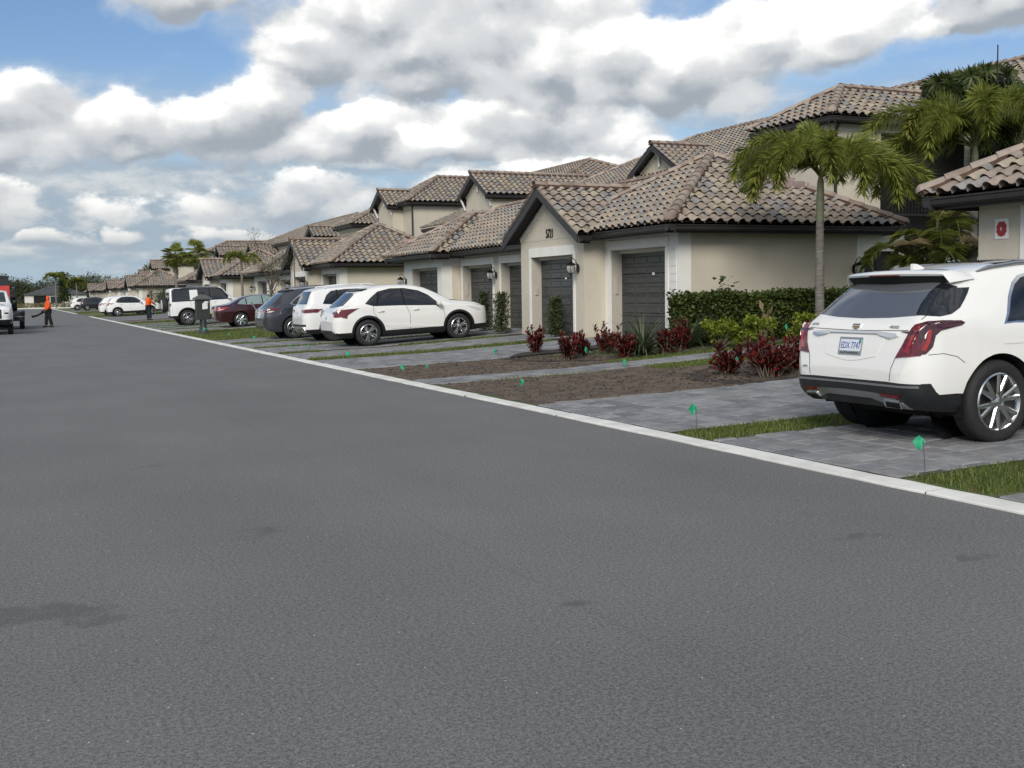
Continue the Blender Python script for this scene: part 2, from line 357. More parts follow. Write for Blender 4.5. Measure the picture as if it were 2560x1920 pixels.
mat('bark_grey', (.22,.205,.185), .9, (.13,.12,.11), 5, bump=.6, bscale=25, stretch=(1,1,5)); mat('shaft_green', (.15,.175,.085), .6, (.23,.235,.16), 2.5, stretch=(.6,.6,3)); mat('bark_brown', (.10,.075,.055), .9, (.16,.13,.10), 6, bump=.6)
mat('stem', (.12,.095,.07), .9, (.2,.17,.13), 6); mat('palm_rib', (.14,.15,.05), .6)
mat('flag_green', (.010,.30,.14), .6, (.02,.36,.19), 8); mat('wire', (.08,.08,.08), .5)
mat('box_green', (.030,.038,.036), .5, (.024,.030,.029), 4); mat('box_roof', (.10,.105,.10), .5); mat('box_trim', (.10,.105,.105), .45)
mat('hivis', (.86,.13,.012), .8, (.70,.09,.01), 9); mat('cloth_black', (.010,.010,.011), .9); mat('cloth_navy', (.012,.016,.026), .9); mat('skin', (.23,.12,.075), .6); mat('cap_grey', (.16,.15,.15), .9)
mat('shingle', (.055,.057,.062), .9, (.085,.087,.092), 1.2); mat('window_glass', (.035,.05,.06), .08)
mat('pole_grey', (.18,.17,.16), .6)

# ------------------------------------------------------------------ ground
KX0, KX1 = 6.05, 6.27
def gz(x): return 0. if x < KX1 else .020+.030*(x-KX1) if x < 9.2 else min(.1079+.0556*(x-9.2), .40)
def gp(x, y, dz=0.): return (x, y, gz(x)+dz)
def sheet(mb, x0, x1, y0, y1, dz, mi=0):
    xs = [x0] + [x for x in (KX1, 9.2, 14.45) if x0 < x < x1] + [x1]
    for a, b in zip(xs, xs[1:]):
        mb.add([(a,y0,gz(a+1e-6)+dz),(b,y0,gz(b-1e-6 if b > KX1 else b)+dz),(b,y1,gz(b-1e-6)+dz),(a,y1,gz(a+1e-6)+dz)], [(0,1,2,3)], mi)
    return mb
FAR = 205.
struct('road', MB().add([(-2,-40,0),(KX0,-40,0),(KX0,FAR,0),(-2,FAR,0)], [(0,1,2,3)]).add([(-150,FAR,0),(180,FAR,0),(180,FAR+8,0),(-150,FAR+8,0)], [(0,1,2,3)])
       .add([(KX0,104.5,0),(KX1+.0,104.5,0),(KX1,126,0),(KX0,126,0)], [(0,1,2,3)]), MT['asphalt'])
struct('terrain', MB().add([(-1500,-400,-.06),(1500,-400,-.06),(1500,4000,-.06),(-1500,4000,-.06)], [(0,1,2,3)]), MT['field'])
lw = MB(); sheet(lw, KX1, 120, -40, FAR, 0); lw.add([(-120,-40,-.01),(-2.25,-40,-.01),(-2.25,FAR,-.01),(-120,FAR,-.01)], [(0,1,2,3)]); lw.add([(-400,FAR+8.3,.02),(400,FAR+8.3,.02),(400,FAR+70,.1),(-400,FAR+70,.1)], [(0,1,2,3)])
lw.add([(KX1,-40,-.05),(KX1,FAR,-.05),(KX1,FAR,.021),(KX1,-40,.021)], [(0,1,2,3)])
struct('lawn', lw, MT['lawn'])
# concrete ribbon kerb, cast in lengths
def kerb_run(x0, x1, y0, y1, step):
    y = y0
    while y < y1-.1:
        y2 = min(y+step, y1); j = random.uniform(-.006, .006)
        n = 8 if y < 60 else 2; P = MB()
        ys = [y+.002 + (y2-y-.004)*i/n for i in range(n+1)]; e0 = [x0+j+random.uniform(-.012,.012)*(n > 2) for _ in ys]; e1 = [x1+random.uniform(-.02,.02)*(n > 2) for _ in ys]
        P.grid([[(a,q,-.02),(a,q,.012),(a+.012,q,.018),(b-.02,q,.026),(b,q,.024),(b,q,-.02)] for a, b, q in zip(e0, e1, ys)], flip=True)
        part('kerb_segment', P, MT['kerb'], KERB); y = y2
KERB = thing('kerb', 'pale concrete ribbon kerb along the right edge of the street', None); KERB['kind'] = 'structure'; del KERB['label']
kerb_run(KX0, KX1, -6, 60, 3.05); kerb_run(KX0, KX1, 60, 104.5, 6.1); kerb_run(KX0, KX1, 126, FAR-2, 12)
part('kerb_segment', MB().box(-150,180,FAR+8,FAR+8.3,-.02,.14), MT['kerb'], KERB); part('kerb_segment', MB().box(-2.25,-2,-40,FAR-1,-.05,.06), MT['kerb'], KERB)

# driveways: (y0, y1, x_end, detail)  detail 2 = every paver built and countable, 1 = built but joined, 0 = material only
PAVM = [MT['paver%d' % i] for i in range(5)]
def paver_mesh(L, W, i):
    h = .014; e = .010; mb = MB()
    mb.add([(0,0,0),(L,0,0),(L,W,0),(0,W,0),(e,e,h),(L-e,e,h),(L-e,W-e,h),(e,W-e,h)], [(4,5,6,7),(0,1,5,4),(1,2,6,5),(2,3,7,6),(3,0,4,7)])
    return mb
PSH = {}
def driveway(y0, y1, xe, detail, name='driveway', x0=KX1+.004):
    D = thing(name, None, None); D['kind'] = 'structure'; tilt_ = lambda x: math.atan(.030 if x < 9.1 else .0556)
    xe2 = min(xe, 14.4)
    part('bed', sheet(MB(), x0, xe, y0, y1, .006), MT['joint'], D)
    if detail == 0:
        part('surface', sheet(MB(), x0, xe, y0+.02, y1-.02, .012), MT['concrete'] if False else MT['paver0'], D); return D
    PW, G = .23, .018; row = 0; y = y0+.05; joined = [MB() for _ in PAVM]; cnt = 0
    # border course along the street, then running bond with the long side across the drive
    x = x0+.01; rows = []
    while x < xe2-.05:
        rows.append(x); x += PW+G
    for r, xr in enumerate(rows):
        off = (r % 2)*.16 + random.uniform(-.02, .02); yy = y0+.03-off
        while yy < y1-.03:
            Ls = random.choice((.34, .34, .28, .22)); a = max(yy, y0+.03); b = min(yy+Ls, y1-.03); yy += Ls+G
            if b-a < .05: continue
            k = random.choices(range(5), (3,3,2,2,1.2))[0]; dz = .007+random.uniform(-.003,.003)
            if detail == 2 and cnt < 300 and xr < 9.6 and abs((b-a)-Ls) < 1e-6:
                key = (round(Ls,2), k)
                if key not in PSH: PSH[key] = paver_mesh(PW, Ls, k).mesh('paver', PAVM[k])
                M = Matrix.Translation((xr, a, gz(xr)+dz)) @ Matrix.Rotation(-tilt_(xr), 4, 'Y'); link('paver', PSH[key], D, M); cnt += 1
            else:
                q = paver_mesh(PW, b-a, k); M = Matrix.Translation((xr, a, gz(xr)+dz)) @ Matrix.Rotation(-tilt_(xr), 4, 'Y')
                joined[k].add([M @ Vector(p) for p in q.v], q.f)
    for k, jm in enumerate(joined):
        if jm.v:
            o = part('pavers', jm, PAVM[k], D); o['kind'] = 'stuff'
    return D
MODS = {0: -27.7, 1: 0., 2: 28.9, 3: 58.5, 4: 118.7}
D_REL = [(21.91,25.31,13.92),(26.19,28.70,13.3),(29.42,32.24,14.3),(32.85,35.75,14.3),(36.45,39.35,13.67)]
driveway(2.9, 5.77, 13.6, 2); driveway(6.69, 9.30, 13.6, 2); driveway(10.03, 13.41, 13.6, 2)
for i, (a, b, xe) in enumerate(D_REL): driveway(a, b, xe, 2 if i == 0 else 1)
driveway(17.38, 18.41, 14.5, 2, 'garden_path'); 
for k in (2, 3, 4):
    for (a, b, xe) in D_REL: driveway(a+MODS[k], b+MODS[k], xe, 1 if k == 2 else 0)
    driveway(17.38+MODS[k], 18.41+MODS[k], 14.5, 0, 'garden_path')
driveway(100.2, 103.1, 14, 0)
# bare soil and mulch beds between the near drives (irregular outlines)
def blob(mb, pts, dz, n=10, amp=.06, mi=0):
    out = []; k = len(pts)
    for i in range(k):
        a, b = Vector(pts[i]), Vector(pts[(i+1) % k]); d = b-a; m = max(2, int(d.length/.18)); nrm = Vector((-d.y, d.x)).normalized()
        for j in range(m):
            s_ = math.sin(PI*j/m) if m > 3 else 0
            out.append(a + d*j/m + nrm*random.uniform(-amp, amp)*(.35+.65*s_))
    def half(P, sg):
        Q = []
        for i in range(len(P)):
            a, b = P[i], P[(i+1) % len(P)]; fa, fb = sg*(a.x-9.2), sg*(b.x-9.2)
            if fa >= 0: Q.append(a)
            if (fa >= 0) != (fb >= 0): Q.append(a+(b-a)*(fa/(fa-fb)))
        return Q
    for sg in (-1, 1):
        Q = half(out, sg)
        if len(Q) < 3: continue
        tri = tessellate_polygon([[Vector((p.x, p.y, 0)) for p in Q]])
        mb.add([gp(max(p.x, KX1+.002), p.y, dz) for p in Q], [t if (Q[t[1]]-Q[t[0]]).cross(Q[t[2]]-Q[t[0]]) > 0 else t[::-1] for t in tri], mi)
    return out
soil = MB()
blob(soil, [(6.33,13.36),(9.4,13.38),(12.2,13.4),(12.2,15.2),(10.3,17.42),(6.33,17.42)], .004)
blob(soil, [(6.33,18.38),(10.6,18.38),(11.4,19.4),(10.6,21.0),(9.0,21.95),(6.33,21.95)], .004)
blob(soil, [(7.6,28.75),(9.6,28.8),(9.6,29.35),(7.6,29.35)], .004, amp=.08)
for k, o in ((3, 58.5),):
    blob(soil, [(6.5,13.5+o),(12.2,13.5+o),(12.2,17.3+o),(6.5,17.3+o)], .006); blob(soil, [(6.5,18.5+o),(11,18.5+o),(11,21.8+o),(6.5,21.8+o)], .006)
struct('bare_soil', soil, MT['soil'])
mul = MB()
blob(mul, [(9.6,13.48),(13.5,13.45),(17.5,13.5),(17.5,19.9),(13.2,17.2),(11.6,16.2),(10.0,15.6),(9.5,14.6)], .012, amp=.08)
blob(mul, [(9.4,21.8),(9.5,20.4),(10.4,19.15),(11.6,19.0),(13.4,19.0),(18.8,18.6),(18.8,21.85),(13.6,21.9),(11.5,21.85)], .012, amp=.08)
blob(mul, [(12.7,25.35),(13.9,25.35),(13.25,26.15),(12.6,26.1)], .012, amp=.03); blob(mul, [(12.3,28.75),(14.2,28.75),(14.2,30.3),(12.6,29.4)], .012, amp=.03); blob(mul, [(12.6,32.3),(14.2,32.3),(14.2,33.6),(12.6,32.8)], .012, amp=.03)
blob(mul, [(9.7,21.95),(10.2,22.5),(12.0,22.62),(13.85,22.5),(13.85,21.75),(9.6,21.7)], .032, amp=.05)
struct('mulch_bed', mul, MT['mulch'])
snd = MB()
for (x0_, x1_, yc_) in ((6.6,12.0,13.46),(6.4,9.6,17.33),(6.5,9.2,21.86),(6.4,9.0,18.47)):
    x_ = x0_
    while x_ < x1_:
        l_ = random.uniform(.4,1.3); h_ = random.uniform(.05,.16); blob(snd, [(x_,yc_-h_),(x_+l_,yc_-h_*.6),(x_+l_,yc_+h_*.5),(x_,yc_+h_)], .009, amp=.04); x_ += l_*random.uniform(.8,1.6)
struct('sand_edge', snd, MT['sand'])
# clods, chips and straw lying on the soil and mulch
def scatter(name, mats, spots, label, cat):
    mb = MB()
    for (x, y, s_, mi, kind) in spots:
        M = Matrix.Translation(gp(x, y, .008)) @ Matrix.Rotation(random.uniform(0, 6.3), 4, 'Z') @ Matrix.Rotation(random.uniform(-.5, .5), 4, 'X')
        if kind == 0:
            P = [Vector((math.cos(a)*s_*random.uniform(.6,1.2), math.sin(a)*s_*random.uniform(.6,1.2), 0)) for a in (0,1.26,2.5,3.8,5)]; P.append(Vector((random.uniform(-.3,.3)*s_, random.uniform(-.3,.3)*s_, s_*random.uniform(.5,.9))))
            mb.add([M @ p for p in P], [(0,1,5),(1,2,5),(2,3,5),(3,4,5),(4,0,5)], mi)
        else:
            l, w = s_*random.uniform(1,2.2), s_*random.uniform(.12,.4)
            mb.add([M @ Vector(p) for p in ((-l,-w,.004),(l,-w*.7,.012),(l*.9,w,.012),(-l,w*.8,.006))], [(0,1,2,3)], mi)
    o = part(name, mb, mats); tag(o, label, cat, kind='stuff')
def inpoly(p, poly):
    c = False; n = len(poly)
    for i in range(n):
        (x1,y1),(x2,y2) = poly[i], poly[(i+1)%n]
        if (y1 > p[1]) != (y2 > p[1]) and p[0] < (x2-x1)*(p[1]-y1)/(y2-y1)+x1: c = not c
    return c
S1 = [(6.4,13.5),(12.2,13.5),(12.2,15.2),(10.3,17.25),(6.4,17.3)]; S2 = [(6.4,18.5),(10.6,18.5),(11.4,19.4),(10.6,21.0),(9.0,21.85),(6.4,21.85)]
def rp(poly):
    xs, ys = [p[0] for p in poly], [p[1] for p in poly]
    while 1:
        p = (random.uniform(min(xs),max(xs)), random.uniform(min(ys),max(ys)))
        if inpoly(p, poly): return p
scatter('soil_clods', [MT['soil'], MT['mulch'], MT['grass_dry']], [(*rp(S1 if random.random() < .55 else S2), random.uniform(.008,.026), *random.choice(((0,0),(0,0),(0,0),(1,0),(2,1),(0,1),(1,1)))) for _ in range(5200)], 'crumbs of soil and straw over the bare beds', 'soil')
M1 = [(9.6,13.6),(13.5,13.5),(17.4,13.6),(17.4,19.7),(13.2,17.2),(11.6,16.2),(10.0,15.6)]; M2 = [(9.7,22.3),(9.6,20.5),(10.6,19.6),(11.6,19.0),(13.4,19.0),(17.8,20),(17.8,21.8),(13.6,22.4),(11.5,22.5)]
mat('chip', (.07,.055,.047), .95, (.04,.032,.028), 6); mat('chip_pale', (.16,.14,.12), .95)
scatter('bark_chips', [MT['mulch'], MT['chip'], MT['chip_pale']], [(*rp(M1 if random.random() < .5 else M2), random.uniform(.014,.04), *random.choice(((0,0),(1,1),(1,1),(0,1),(1,0),(2,1)))) for _ in range(4200)], 'dark bark mulch chips under the red shrubs', 'mulch')
# grass blades, thick near the camera
def grass(regions, label, per=1., hmul=1.):
    vv, ff, mm = [], [], []
    for (x0, x1, y0, y1, dens, h) in regions:
        n = int((x1-x0)*(y1-y0)*dens*per)
        X = rng.uniform(x0, x1, n); Y = rng.uniform(y0, y1, n); keep = np.ones(n, bool)
        ed = np.minimum(np.minimum(X-x0, x1-X), np.minimum(Y-y0, y1-Y)); keep = ed > rng.uniform(-.02, .05, n)
        for x, y in zip(X[keep], Y[keep]):
            a = random.uniform(0, 6.28); hh = h*random.uniform(.5,1.25)*hmul; w = .0035+.0012*abs(y)/8; lean = random.uniform(.1,.9)*hh; b = len(vv); z = gz(x)
            dx, dy = math.cos(a), math.sin(a); tx, ty = -dy*w, dx*w
            vv += [(x-tx,y-ty,z),(x+tx,y+ty,z),(x+dx*lean*.45+tx*.7,y+dy*lean*.45+ty*.7,z+hh*.6),(x+dx*lean*.45-tx*.7,y+dy*lean*.45-ty*.7,z+hh*.6),(x+dx*lean,y+dy*lean,z+hh*.85)]
            k = 1 if random.random() < .16 else 0
            ff += [(b,b+1,b+2,b+3),(b+3,b+2,b+4)]; mm += [k,k]
    mb = MB(); mb.v, mb.f, mb.m = vv, ff, mm
    tag(part('grass', mb, [MT['grass_blade'], MT['grass_dry']]), label, 'grass', kind='stuff')
grass([(6.30,12.5,5.80,6.68,2300,.055)], 'green turf strip at the right edge beside the near drive')
grass([(6.30,12.5,9.32,10.02,2300,.055)], 'green turf strip behind the parked near SUV')
grass([(10.2,12.6,16.45,17.35,1300,.05),(10.3,13.2,18.43,18.98,1300,.05),(7.0,9.5,17.15,17.4,400,.05)], 'patchy grass beside the narrow garden path')
grass([(6.30,7.5,28.72,29.40,900,.06),(9.6,12.6,28.72,29.40,900,.06),(6.30,12.4,25.33,26.17,900,.07)], 'narrow turf strips between the drives of the numbered house')
grass([(6.30,12.4,32.26,32.83,600,.07),(6.30,12.4,35.77,36.43,500,.07),(6.30,13,39.4,50,220,.07),(6.30,13,50.8,51,300,.07)]+[(6.30,12.4,a+28.9,b+28.9,260,.08) for a, b in ((25.33,26.17),(28.72,29.40),(32.26,32.83),(35.77,36.43))], 'lawn and turf strips by the mailbox', 1.)
grass([(6.4,13,68.5,71.8,120,.09),(6.4,13,98,104.3,70,.1),(6.4,14,126.4,138,50,.1)], 'distant lawn beyond the worker')

# ------------------------------------------------------------------ tiled houses
PITCH_R = .57
TW, TE = .30, .305                                  # tile width and exposure
def tile_faces(lo=False):
    pr = [(0,.016),(.07,.046),(.19,.072),(.31,.080),(.43,.072),(.55,.046),(.62,.014),(.81,.0),(1.,.016)] if not lo else [(0,.014),(.15,.066),(.31,.080),(.47,.066),(.64,.006),(1.,.014)]
    v = []; n = len(pr); v0, v1 = -.045, TE+.05; lift = .056
    for (a, h) in pr: v.append((a*TW, v0, h+lift))
    for (a, h) in pr: v.append((a*TW, v1, h-.004))
    for (a, h) in pr: v.append((a*TW, v0+.006, h+lift-.013))
    f = [(i, i+1, n+i+1, n+i) for i in range(n-1)] + [(2*n+i, 2*n+i+1, i+1, i) for i in range(n-1)]
    k = len(v); v += [(0, v0, pr[0][1]+lift), (0, v1, pr[0][1]-.004), (0, v1, pr[0][1]-.03), (0, v0, pr[0][1]-.01)]; f += [(k, k+1, k+2, k+3)]
    return v, f
TF = {False: tile_faces(), True: tile_faces(True)}
TMESH = [ (lambda mb: mb.mesh('roof_tile', TILES[i], 50))(MB().add(*TF[False])) for i in range(6) ]
TCOL = (3, 2.6, 2.4, 2.0, 1.2, 2.2)
class Roof:
    def __init__(s, house, base, lo=False): s.h, s.b, s.lo = house, Vector(base), lo; s.mb = MB(); s.full = []; s.caps = []; s.skip = None; s.deck = MB(); s.mort = MB(); s.capmb = MB()
    def plane(s, O, U, W, poly):                    # O eave origin, U along eave, W up the slope, poly convex in (u,v) counter-clockwise
        O, U, W = Vector(O), Vector(U).normalized(), Vector(W).normalized(); N = U.cross(W)
        if N.z < 0: N = -N
        tv, tf = TF[s.lo]; us = [p[0] for p in poly]; vmax = max(p[1] for p in poly)
        def inside(u, v, m=0.):
            for (a, b), (c, d) in zip(poly, poly[1:]+poly[:1]):
                if b == 0 and d == 0: continue
                if (c-a)*(v-b)-(d-b)*(u-a) < m: return False
            return True
        def clip(P):
            for (a, b), (c, d) in zip(poly, poly[1:]+poly[:1]):
                if b == 0 and d == 0: continue
                out = []; g = [(c-a)*(p[1]-b)-(d-b)*(p[0]-a) for p in P]
                for i in range(len(P)):
                    j = (i+1) % len(P)
                    if g[i] >= 0: out.append(P[i])
                    if (g[i] >= 0) != (g[j] >= 0):
                        t_ = g[i]/(g[i]-g[j]); out.append(tuple(P[i][k]+t_*(P[j][k]-P[i][k]) for k in range(3)))
                P = out
                if len(P) < 3: return None
            return P
        s.deck.add([O+U*a+W*b+N*.004 for a, b in poly], [tuple(range(len(poly)))])
        r = 0; v = 0.
        while v < vmax-.03:
            u = min(us)
            while u < max(us):
                c = random.choices(range(6), TCOL)[0]; corners = [(u,v),(u+TW,v),(u+TW,v+TE),(u,v+TE)]
                jl = random.uniform(-.004, .006)
                if s.skip and s.skip(O+U*(u+TW/2)+W*v): u += TW; continue
                if all(inside(a, b) for a, b in corners): s.full.append((O+U*u+W*v+N*jl, U, W, N, c))
                elif any(inside(a, b) for a, b in corners + [(u+TW/2, v+TE/2)]):
                    for f in tf:
                        P = clip([(tv[i][0]+u, tv[i][1]+v, tv[i][2]) for i in f])
                        if P: s.mb.add([O+U*p[0]+W*p[1]+N*(p[2]+jl) for p in P], [tuple(range(len(P)))], c)
                u += TW
            v += TE; r += 1
    def hip(s, A, B, r=.115, end=True):             # run of cap tiles from A (low) to B (high)
        A, B = Vector(A), Vector(B)
        while s.skip and s.skip(A) and (B-A).length > .5: A = A+(B-A).normalized()*.1
        d = (B-A); L = d.length; d.normalize(); side = d.cross(Vector((0,0,1))).normalized(); up = side.cross(d).normalized()
        if up.z < 0: up = -up
        Q = Matrix((side, d, up)).transposed().to_4x4(); Q.translation = A
        s.mort.add([A+side*-.15+up*.01, A+side*.15+up*.01, B+side*.15+up*.01, B+side*-.15+up*.01, A+side*-.09+up*.115, A+side*.09+up*.115, B+side*.09+up*.115, B+side*-.09+up*.115], [(0,1,5,4),(1,2,6,5),(2,3,7,6),(3,0,4,7),(4,5,6,7)])
        n = max(1, int(L/.36)); e = L/n
        for i in range(n):
          if not (s.skip and s.skip(A+d*(i*e))): s.caps.append((Q @ Matrix.Translation((0, i*e, .075)), e, i == 0 and end, random.randrange(2)))
    def ridge(s, A, B, r=.115): s.hip(A, B, end=False)
    def finish(s, n_ind=300):
        off = Matrix.Translation(-s.b); camp = Vector((0,0,EYE))
        def score(t):
            v = t[0]-camp; return -(t[3].dot(v))/v.length**3
        full = sorted(s.full, key=score, reverse=True); ind = [t for t in full[:n_ind] if score(t) > 0]; rest = full[len(ind):]
        for (P, U, W, N, c) in ind:
            M = Matrix((U, W, N)).transposed().to_4x4(); M.translation = P; link('roof_tile', TMESH[c], s.h, off @ M)
        tv, tf = TF[s.lo]
        for (P, U, W, N, c) in rest: s.mb.add([P+U*a+W*b+N*d for a, b, d in tv], tf, c)
        if s.mb.v: o = part('roof_tiles', s.mb, TILES, s.h, smooth=50, M=off); o['kind'] = 'stuff'
        part('roof_deck', s.deck, MT['deck'], s.h, M=off)
        if s.mort.v: part('mortar', s.mort, MT['mortar'], s.h, M=off)
        cm = []
        nn = 4 if s.lo else 7
        def capmesh(e, endc):
            mb = MB(); P = [[(math.cos(a)*r_, y, math.sin(a)*r_*.85+dz) for a in [PI*j/nn for j in range(nn+1)]] for y, r_, dz in ((-.02,.128,.012),(e+.03,.105,0.))]
            mb.grid(P, flip=True); mb.grid([P[0], [(x*.86, y+.004, z*.86) for x, y, z in P[0]]])
            if endc: mb.grid([P[0], [(x*.75, -.07, z*.75) for x, y, z in P[0]], [(x*.1, -.10, z*.3) for x, y, z in P[0]]], 0)
            return mb
        cache = {}
        for (M, e, endc, k) in s.caps:
            if n_ind:
                key = (round(e,3), endc, k)
                if key not in cache: cache[key] = capmesh(e, endc).mesh('ridge_tile', MT['ridge%d' % k], 60)
                link('ridge_tile', cache[key], s.h, off @ M)
            else:
                q = capmesh(e, endc); s.capmb.add([M @ Vector(p) for p in q.v], q.f, k)
        if s.capmb.v: o = part('ridge_tiles', s.capmb, [MT['ridge0'], MT['ridge1']], s.h, smooth=60, M=off); o['kind'] = 'stuff'
def hip_roof(rf, x0, x1, y0, y1, ze, p=PITCH_R, hips='swne', gut=None):
    """hip roof over a rectangle; hips: which ends are hipped along the ridge direction"""
    w, d = x1-x0, y1-y0; sl = math.sqrt(1+p*p)
    along_x = w > d+.05
    t = min(w, d)/2; zr = ze+p*t
    if along_x: A, B = (x0+t, y0+t), (x1-t if 'e' in hips else x1, y0+t)
    else: A, B = (x0+t, y0+t if 's' in hips else y0), (x0+t, y1-t if 'n' in hips else y1)
    if along_x:
        rf.plane((x0,y0,ze), (1,0,0), (0,1,p), [(0,0),(w,0),(B[0]-x0,t*sl),(A[0]-x0,t*sl)])
        rf.plane((x1,y1,ze), (-1,0,0), (0,-1,p), [(0,0),(w,0),(x1-A[0],t*sl),(x1-B[0],t*sl)])
        rf.plane((x0,y1,ze), (0,-1,0), (1,0,p), [(0,0),(d,0),(d/2,t*sl)])
        if 'e' in hips: rf.plane((x1,y0,ze), (0,1,0), (-1,0,p), [(0,0),(d,0),(d/2,t*sl)]); rf.hip((x1,y0,ze),(B[0],B[1],zr)); rf.hip((x1,y1,ze),(B[0],B[1],zr))
        rf.hip((x0,y0,ze),(A[0],A[1],zr)); rf.hip((x0,y1,ze),(A[0],A[1],zr)); rf.ridge((A[0],A[1],zr),(B[0],B[1],zr))
    else:
        rf.plane((x0,y1,ze), (0,-1,0), (1,0,p), [(0,0),(d,0),(y1-A[1],t*sl),(y1-B[1],t*sl)])
        rf.plane((x1,y0,ze), (0,1,0), (-1,0,p), [(0,0),(d,0),(B[1]-y0,t*sl),(A[1]-y0,t*sl)])
        if 's' in hips: rf.plane((x0,y0,ze), (1,0,0), (0,1,p), [(0,0),(w,0),(w/2,t*sl)]); rf.hip((x0,y0,ze),(A[0],A[1],zr)); rf.hip((x1,y0,ze),(A[0],A[1],zr))
        if 'n' in hips: rf.plane((x1,y1,ze), (-1,0,0), (0,-1,p), [(0,0),(w,0),(w/2,t*sl)]); rf.hip((x0,y1,ze),(B[0],B[1],zr)); rf.hip((x1,y1,ze),(B[0],B[1],zr))
        if abs(A[1]-B[1]) > .1: rf.ridge((A[0],A[1],zr),(B[0],B[1],zr))
def gable_roof(rf, x0, x1, yc, half, ze, p=PITCH_R):
    sl = math.sqrt(1+p*p); w = x1-x0; zr = ze+p*half
    rf.plane((x0,yc-half,ze), (1,0,0), (0,1,p), [(0,0),(w,0),(w,half*sl),(0,half*sl)]); rf.plane((x1,yc+half,ze), (-1,0,0), (0,-1,p), [(0,0),(w,0),(w,half*sl),(0,half*sl)])
    rf.ridge((x0-.05,yc,zr),(x1,yc,zr))
def gutter(mb, a, b, z, out):                       # a,b eave line ends (x,y); out = outward unit (x,y)
    ox, oy = out; ln = math.hypot(b[0]-a[0], b[1]-a[1]); dx, dy = (b[0]-a[0])/ln, (b[1]-a[1])/ln
    prof = [(-.15,-.20),(-.12,-.20),(-.12,-.155),(-.015,-.155),(.012,-.12),(.018,-.055),(.035,-.04),(.035,-.015),(-.12,-.015),(-.15,.0)]
    P = [[(q[0]+ox*o_, q[1]+oy*o_, z+h) for o_, h in prof] for q in (a, b)]
    n = len(prof); mb.add(P[0]+P[1], [(i, (i+1) % n, n+(i+1) % n, n+i) for i in range(n)] + [tuple(range(n))[::-1], tuple(range(n, 2*n))])
def text_mesh(body, size, depth=.01):
    c = bpy.data.curves.new('t', 'FONT'); c.body = body; c.size = size; c.extrude = depth; c.align_x = 'CENTER'; c.align_y = 'CENTER'
    o = bpy.data.objects.new('t', c); COL.objects.link(o); me = bpy.data.meshes.new_from_object(o.evaluated_get(bpy.context.evaluated_depsgraph_get())); bpy.data.objects.remove(o); return me
def text_part(name, body, w, h, M, m, parent, depth=.01):
    me = text_mesh(body, 1., .05); xs = [v.co.x for v in me.vertices]; ys = [v.co.y for v in me.vertices]
    sx, sy = w/(max(xs)-min(xs)), h/(max(ys)-min(ys)); cx, cy = (max(xs)+min(xs))/2, (max(ys)+min(ys))/2
    for v in me.vertices: v.co = ((v.co.x-cx)*sx, (v.co.y-cy)*sy, v.co.z*depth/.05)
    me.materials.clear(); me.materials.append(m); return link(name, me, parent, M)
FACE_W = Matrix(((0,0,-1,0),(-1,0,0,0),(0,1,0,0),(0,0,0,1)))        # local x -> -Y, local y -> Z, local z -> -X (plate facing the street)
FACE_S = Matrix(((1,0,0,0),(0,0,-1,0),(0,1,0,0),(0,0,0,1)))         # plate facing -Y
PANEL = {}
def garage_door(H, off, x, y0, y1, z0, z1, det, sticker=True, deco=True):
    ob = part('garage_door', MB().box(x, x+.05, y0, y1, z0, z1), MT['door_paint'], H, M=off)
    if det == 0: return
    rows, cols = 8, 4; pw = (y1-y0-.10)/cols; ph = (z1-z0-.12)/rows; all_ = MB()
    def pan():
        a, b = pw-.07, ph-.07; e = .022; return MB().add([(0,0,0),(0,a,0),(0,a,b),(0,0,b),(-.024,e,e),(-.024,a-e,e),(-.024,a-e,b-e),(-.024,e,b-e)], [(4,7,6,5),(0,1,5,4)[::-1],(1,2,6,5)[::-1],(2,3,7,6)[::-1],(3,0,4,7)[::-1]], 0)
    key = (round(pw,2), round(ph,2))
    if key not in PANEL: PANEL[key] = pan().mesh('panel', MT['door_paint'])
    for r in range(rows):
        for c in range(cols):
            T = Matrix.Translation((x-.001, y0+.085+c*pw, z0+.095+r*ph))
            if det >= 2: link('panel', PANEL[key], ob, T)
            else: q = pan(); all_.add([T @ Vector(p) for p in q.v], q.f)
    if all_.v: part('panels', all_, MT['door_paint'], ob)
    for k in range(1, 4): part('section_gap', MB().box(x-.004, x, y0+.01, y1-.01, z0+(z1-z0)*k/4-.006, z0+(z1-z0)*k/4+.006), MT['gap'], ob)
    if sticker: part('sticker', MB().box(x-.02, x-.012, (y0+y1)/2-.05-.28, (y0+y1)/2+.05-.28, z0+1.52, z0+1.62), MT['white_card'], ob)
